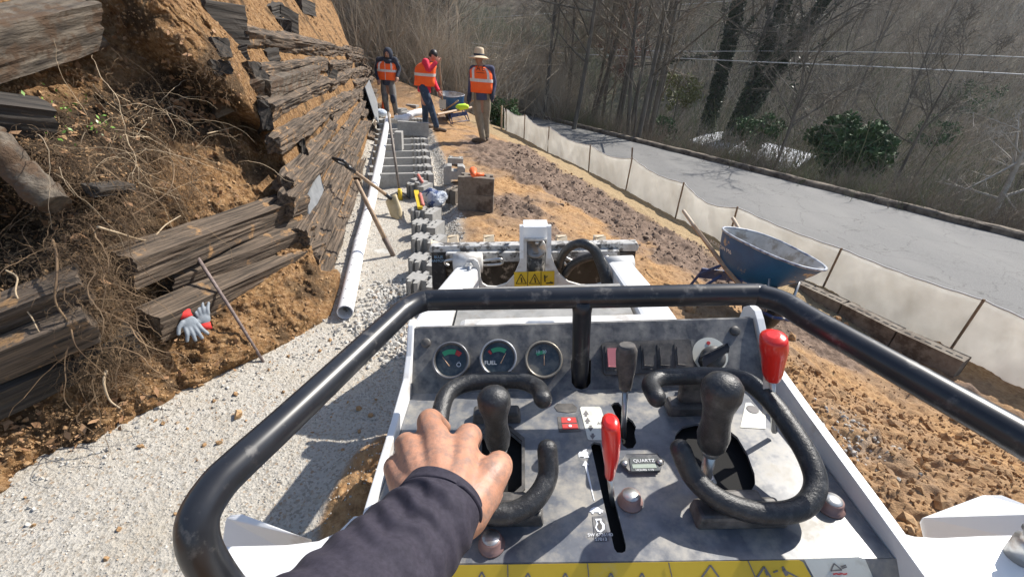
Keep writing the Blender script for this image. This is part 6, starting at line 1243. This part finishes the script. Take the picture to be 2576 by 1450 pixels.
# =============== WORKERS ===============
def WYf(y0): 
    def f(px,py,dy=0.):
        d=ray(px,py); return CAM+d*((y0+dy)/d[1])
    return f
def person(lab,y0,J,skin,shirt,pants,boots,vestm=True,arm_r=1.,torso=None):
    f=WYf(y0); P={k:f(*v) for k,v in J.items()}; L=lambda a,b:np.linalg.norm(P[a]-P[b])
    sh=L('shL','shR') if torso is None else torso; bd=MB()
    bd.sphere(P['head'],(.078,.092,.112),16,12).sphere(P['head']+P.get('face',np.zeros(3))*0,(.07,.085,.10),12,8); bd.tube([P['neck'],P['head']],[.06,.055],12)
    for s in 'LR':
        bd.tube([P['sh'+s],P['el'+s],P['ha'+s]],[.05,.04,.03],10,round_=True); d=P['ha'+s]-P['el'+s]; d/=np.linalg.norm(d)
        h0=P['ha'+s]; bd.tube([h0,h0+d*.06,h0+d*.10],[.030,.04,.034],10,round_=True); sd=np.cross(d,[0,1,0]); sd/=np.linalg.norm(sd)
        for q in range(4): bd.tube([h0+d*.08+sd*(q-1.5)*.019,h0+d*.13+sd*(q-1.5)*.021,h0+d*.155+sd*(q-1.5)*.018+[0,-.02,0]],[.0115,.0105,.009],8,round_=True)
        bd.tube([h0+d*.02+sd*.03,h0+d*.07+sd*.055,h0+d*.10+sd*.05],[.014,.012,.01],8,round_=True)
    for s in 'LR': bd.tube([P['hip'],P['kn'+s],P['an'+s]],[.10,.06,.045],10)
    bd.tube([P['hip'],P['chest'],P['neck']],[.12,.13,.06],12)
    o=bd.build('person',MT[skin],None,remesh=.009,smooth_it=2); tag(o,lab,'person','workers in orange vests')
    # face: nose and ears as part of head relief
    tr=MB(); hw=.075
    side=(P['shR']-P['shL']); side[2]=0; side=side/np.linalg.norm(side) if np.linalg.norm(side)>.05 else np.array([1.,0,0])
    for s,k in (('L',-1),('R',1)):
        h0=P['hip']+side*hw*k; tr.tube(crom([h0+[0,0,.04],(h0+P['kn'+s])/2+side*.012*k,P['kn'+s],(P['kn'+s]+P['an'+s])/2,P['an'+s]],3),[.105,.10,.082,.074,.066],14,round_=True)
    tr.tube([P['hip']-side*.06+[0,0,.06],P['hip']+side*.06+[0,0,.06]],[.115,.115],14,round_=True).tube([P['hip'],P['hip']+(P['chest']-P['hip'])*.3],[.14,.135],14)
    sub(tr,'trousers',pants,o,remesh=.012,smooth_it=1)
    st=MB()
    for s in 'LR': st.tube(crom([P['sh'+s],(P['sh'+s]+P['el'+s])/2,P['el'+s],P['ha'+s]],3),[.075,.068,.062,.05,.046],12,round_=True)
    st.tube([P['hip']+[0,0,-.06],P['hip']*.5+P['chest']*.5,P['chest'],P['neck']-[0,0,.05]],[.15,.15,.155,.09],16).tube([P['shL'],P['shR']],[.08,.08],12,round_=True)
    sub(st,'shirt',shirt,o,remesh=.011,smooth_it=2)
    bt=MB()
    for s in 'LR':
        a=P['an'+s]; t=P['to'+s]; d=t-a; d[2]=0; d=d/np.linalg.norm(d); a=a+[0,0,-.0]; bt.tube([a+[0,0,.05],a-[0,0,.05]],[.055,.055],10).tube([a-d*.03-[0,0,.07],a+d*.10-[0,0,.075],a+d*.20-[0,0,.085]],[.05,.052,.04],10,round_=True)
    sub(bt,'boots',boots,o,remesh=.010)
    # vest: front/back shell lofted round the spine
    H=P['hip']; Cc=P['chest']; N_=P['neck']; wx=sh/2*1.13
    def sec(t,rx,ry,lift=0): 
        c=H*(1-t)+Cc*t if t<=1 else Cc+(N_-Cc)*(t-1); return (c[0],c[1],c[2]+lift,rx,ry)
    secs=[sec(.18,wx*1.02,.155),sec(.45,wx*.98,.165),sec(.75,wx*1.0,.172),sec(1.0,wx*1.0,.172),sec(1.35,wx*.95,.150),sec(1.62,wx*.72,.115),sec(1.8,wx*.36,.085)]
    v=sub(MB().loft(secs,28,cap=False,tw=2.5),'safety_vest','vest',o); mdv=v.modifiers.new('solid','SOLIDIFY'); mdv.thickness=.008
    def band(t0,t1,name='reflective_stripe'):
        def it(t,e=.007):
            ts=[.18,.45,.75,1.0,1.35,1.62,1.8]; r=[x[3] for x in secs]; q=[x[4] for x in secs]; return sec(t,np.interp(t,ts,r)+e,np.interp(t,ts,q)+e)
        sub(MB().loft([it(t0),it((t0+t1)/2),it(t1)],28,cap=False,tw=2.5),name,'silver',v)
    band(.66,.80)
    return o,P,v,secs
def vstripes(P,v,secs,front,xs=(-.42,.42)):
    ts=[.18,.45,.75,1.0,1.35,1.62]
    for k in xs:
        pts=[]
        for i,t in enumerate(ts[2:]):
            s_=secs[i+2]; c=k*2 if False else k; x=s_[0]+s_[3]*c*1.55; y=s_[1]+front*(s_[4]*(1-abs(c*1.55)**2.5)**(1/2.5)+.010); pts.append(np.array([x,y,s_[2]]))
        mbv=MB(); w=.024
        V=[]; 
        for p in pts: V+= [p+[-w,0,0],p+[w,0,0]]
        mbv.add(V,[(2*i,2*i+1,2*i+3,2*i+2) for i in range(len(pts)-1)]); ob=sub(mbv,'reflective_stripe','silver',v); solid(ob,.004)
# man in the straw hat, back view
f=WYf(10.15); z0=f(1213,357)[2]
J=dict(head=(1205,146),neck=(1207,161),chest=(1211,186),hip=(1213,243),shL=(1190,174,.0),shR=(1235,174,.0),elL=(1184,210,.03),haL=(1181,238,-.05),elR=(1243,212,.03),haR=(1240,234,-.05),knL=(1205,296,-.02),knR=(1222,296,.05),anL=(1214,344,-.02),anR=(1224,341,.12),toL=(1192,350,-.02),toR=(1226,341,.6))
o,P,v,secs=person('man in wide straw hat and orange vest seen from behind, gloved hands hanging',10.15,J,'skin_dark','purple','khaki','boot',torso=.42)
vstripes(P,v,secs,-1)
text_mesh('vest_lettering','A E',.12,(secs[3][0],secs[3][1]-secs[3][4]-.016,secs[3][2]+.10),(1,0,0),(0,0,1),MT['black_ink'],v,None,.002); sub(MB().box((secs[3][0],secs[3][1]-secs[3][4]-.014,secs[3][2]+.025),(.17,.004,.008)),'printed_line','black_ink',v)
hh_=P['head']+[0,0,.03]; ht=sub(MB()._lath([(.225,-.035),(.20,-.03),(.15,.0),(.105,.012),(.10,.06),(.095,.12),(.08,.155),(.045,.165),(.001,.155)],hh_,(0,.06,1),30,True),'straw_hat','straw',o); sub(MB().tube([hh_+[0,0,.012],hh_+[0,0,.05]],[.110,.106],26),'hat_band','navy',ht)
for s in 'LR': d=P['ha'+s]-P['el'+s]; d/=np.linalg.norm(d); sub(MB().tube([P['ha'+s]-d*.03,P['ha'+s]+d*.05,P['ha'+s]+d*.13,P['ha'+s]+d*.16],[.045,.05,.045,.03],10,round_=True),'work_glove','navy',o)
# hooded man, front view
J=dict(head=(975,137,-.06),neck=(973,150),chest=(973,166),hip=(975,208),shL=(953,151),shR=(993,151),elL=(947,176,.02),haL=(951,200,-.12),elR=(1004,174,.02),haR=(999,193,-.12),knL=(969,246,-.08),knR=(990,248,-.12),anL=(974,277,-.05),anR=(996,281,-.05),toL=(972,284,-.5),toR=(1000,290,-.5))
o,P,v,secs=person('hooded man in navy sweatshirt and orange vest looking down, facing the camera',12.9,J,'skin_dark','navy','grey_cloth','boot',torso=.44)
vstripes(P,v,secs,-1); hd=P['head']
hood=MB().sphere(hd+[0,.045,.02],(.125,.125,.150),18,14).tube([hd+[0,.04,-.10],hd+[0,.05,-.20]],[.12,.14],16); hb__=sub(hood,'hood','navy',o)
sub(MB().sphere(hd+[0,-.050,-.085],(.045,.035,.035),12,8),'beard','hair',o); sub(MB().sphere(hd+[0,-.098,-.01],(.013,.018,.022),8,6),'nose','skin_dark',o)
for k in (-1,1): sub(MB().sphere(hd+[.03*k,-.088,.015],(.013,.008,.006),8,6),'eye','hair',o); sub(MB().sphere(P['kn'+('L' if k<0 else 'R')]+[0,-.06,-.01],(.075,.045,.12),12,8),'knee_pad','navy' if k>0 else 'grey_cloth',o)
sub(MB().prism([[ (secs[2][0]-.006,secs[2][1]-.184,secs[0][2]),(secs[2][0]+.006,secs[2][1]-.184,secs[0][2]),(secs[2][0]+.006,secs[4][1]-.165,secs[5][2]),(secs[2][0]-.006,secs[4][1]-.165,secs[5][2])]],(0,-.004,0)),'vest_zip','silver',v)
# man in the red shirt, bending over the barrow
J=dict(head=(1090,141,.05),neck=(1080,151),chest=(1070,173),hip=(1067,225),shL=(1070,156,-.16),shR=(1078,160,.16),elL=(1079,176,-.22),haL=(1096,158,-.12),elR=(1092,205,.2),haR=(1103,228,.05),knL=(1083,268,-.08),knR=(1070,274,.14),anL=(1098,317,-.05),anR=(1070,309,.25),toL=(1120,322,-.05),toR=(1090,310,.4))
o,P,v,secs=person('man in red shirt and orange vest bending right with both hands on a shovel',10.9,J,'skin','red_cloth','jeans','boot',torso=.40)
hd=P['head']; sub(MB().sphere(hd+[.005,.01,.035],(.092,.10,.10),16,10).sphere(hd+[-.03,0,.01],(.075,.09,.09),12,8),'hair','hair',o); sub(MB().sphere(hd+[.085,0,-.02],(.02,.014,.02),8,6),'nose','skin',o); sub(MB().sphere(hd+[-.005,-.085,-.015],(.018,.012,.028),8,6),'ear','skin',o)
f=WYf(10.85); a=f(1105,154,-.02); b=f(1113,250,.15); hs_=thing(MB().tube([a,b],[.017,.017],8,round_=True),'mixing_shovel','wood_handle','wooden handled shovel held by the man in the red shirt, standing in the mortar','shovel'); sub(MB().prism([[b+[-.08,0,0],b+[.08,0,0],b+[.07,.02,-.2],b+[-.07,.02,-.2]]],(0,.006,0)),'blade','steel',hs_)
mo=np.array(wb2.location)
# =============== HAZE ===============
hz=MB().box((20,60,30),(700,640,90)); ho=hz.build('haze',None); ho.location=(0,150,12); ho['kind']='stuff'
hmm=bpy.data.materials.new('haze'); hmm.use_nodes=True; n_=hmm.node_tree; n_.nodes.remove(n_.nodes['Principled BSDF']); pv_=n_.nodes.new('ShaderNodeVolumePrincipled'); pv_.inputs['Color'].default_value=(.82,.88,.95,1); pv_.inputs['Density'].default_value=.00035; pv_.inputs['Anisotropy'].default_value=.3
n_.links.new(pv_.outputs[0],n_.nodes['Material Output'].inputs['Volume']); ho.data.materials.append(hmm)
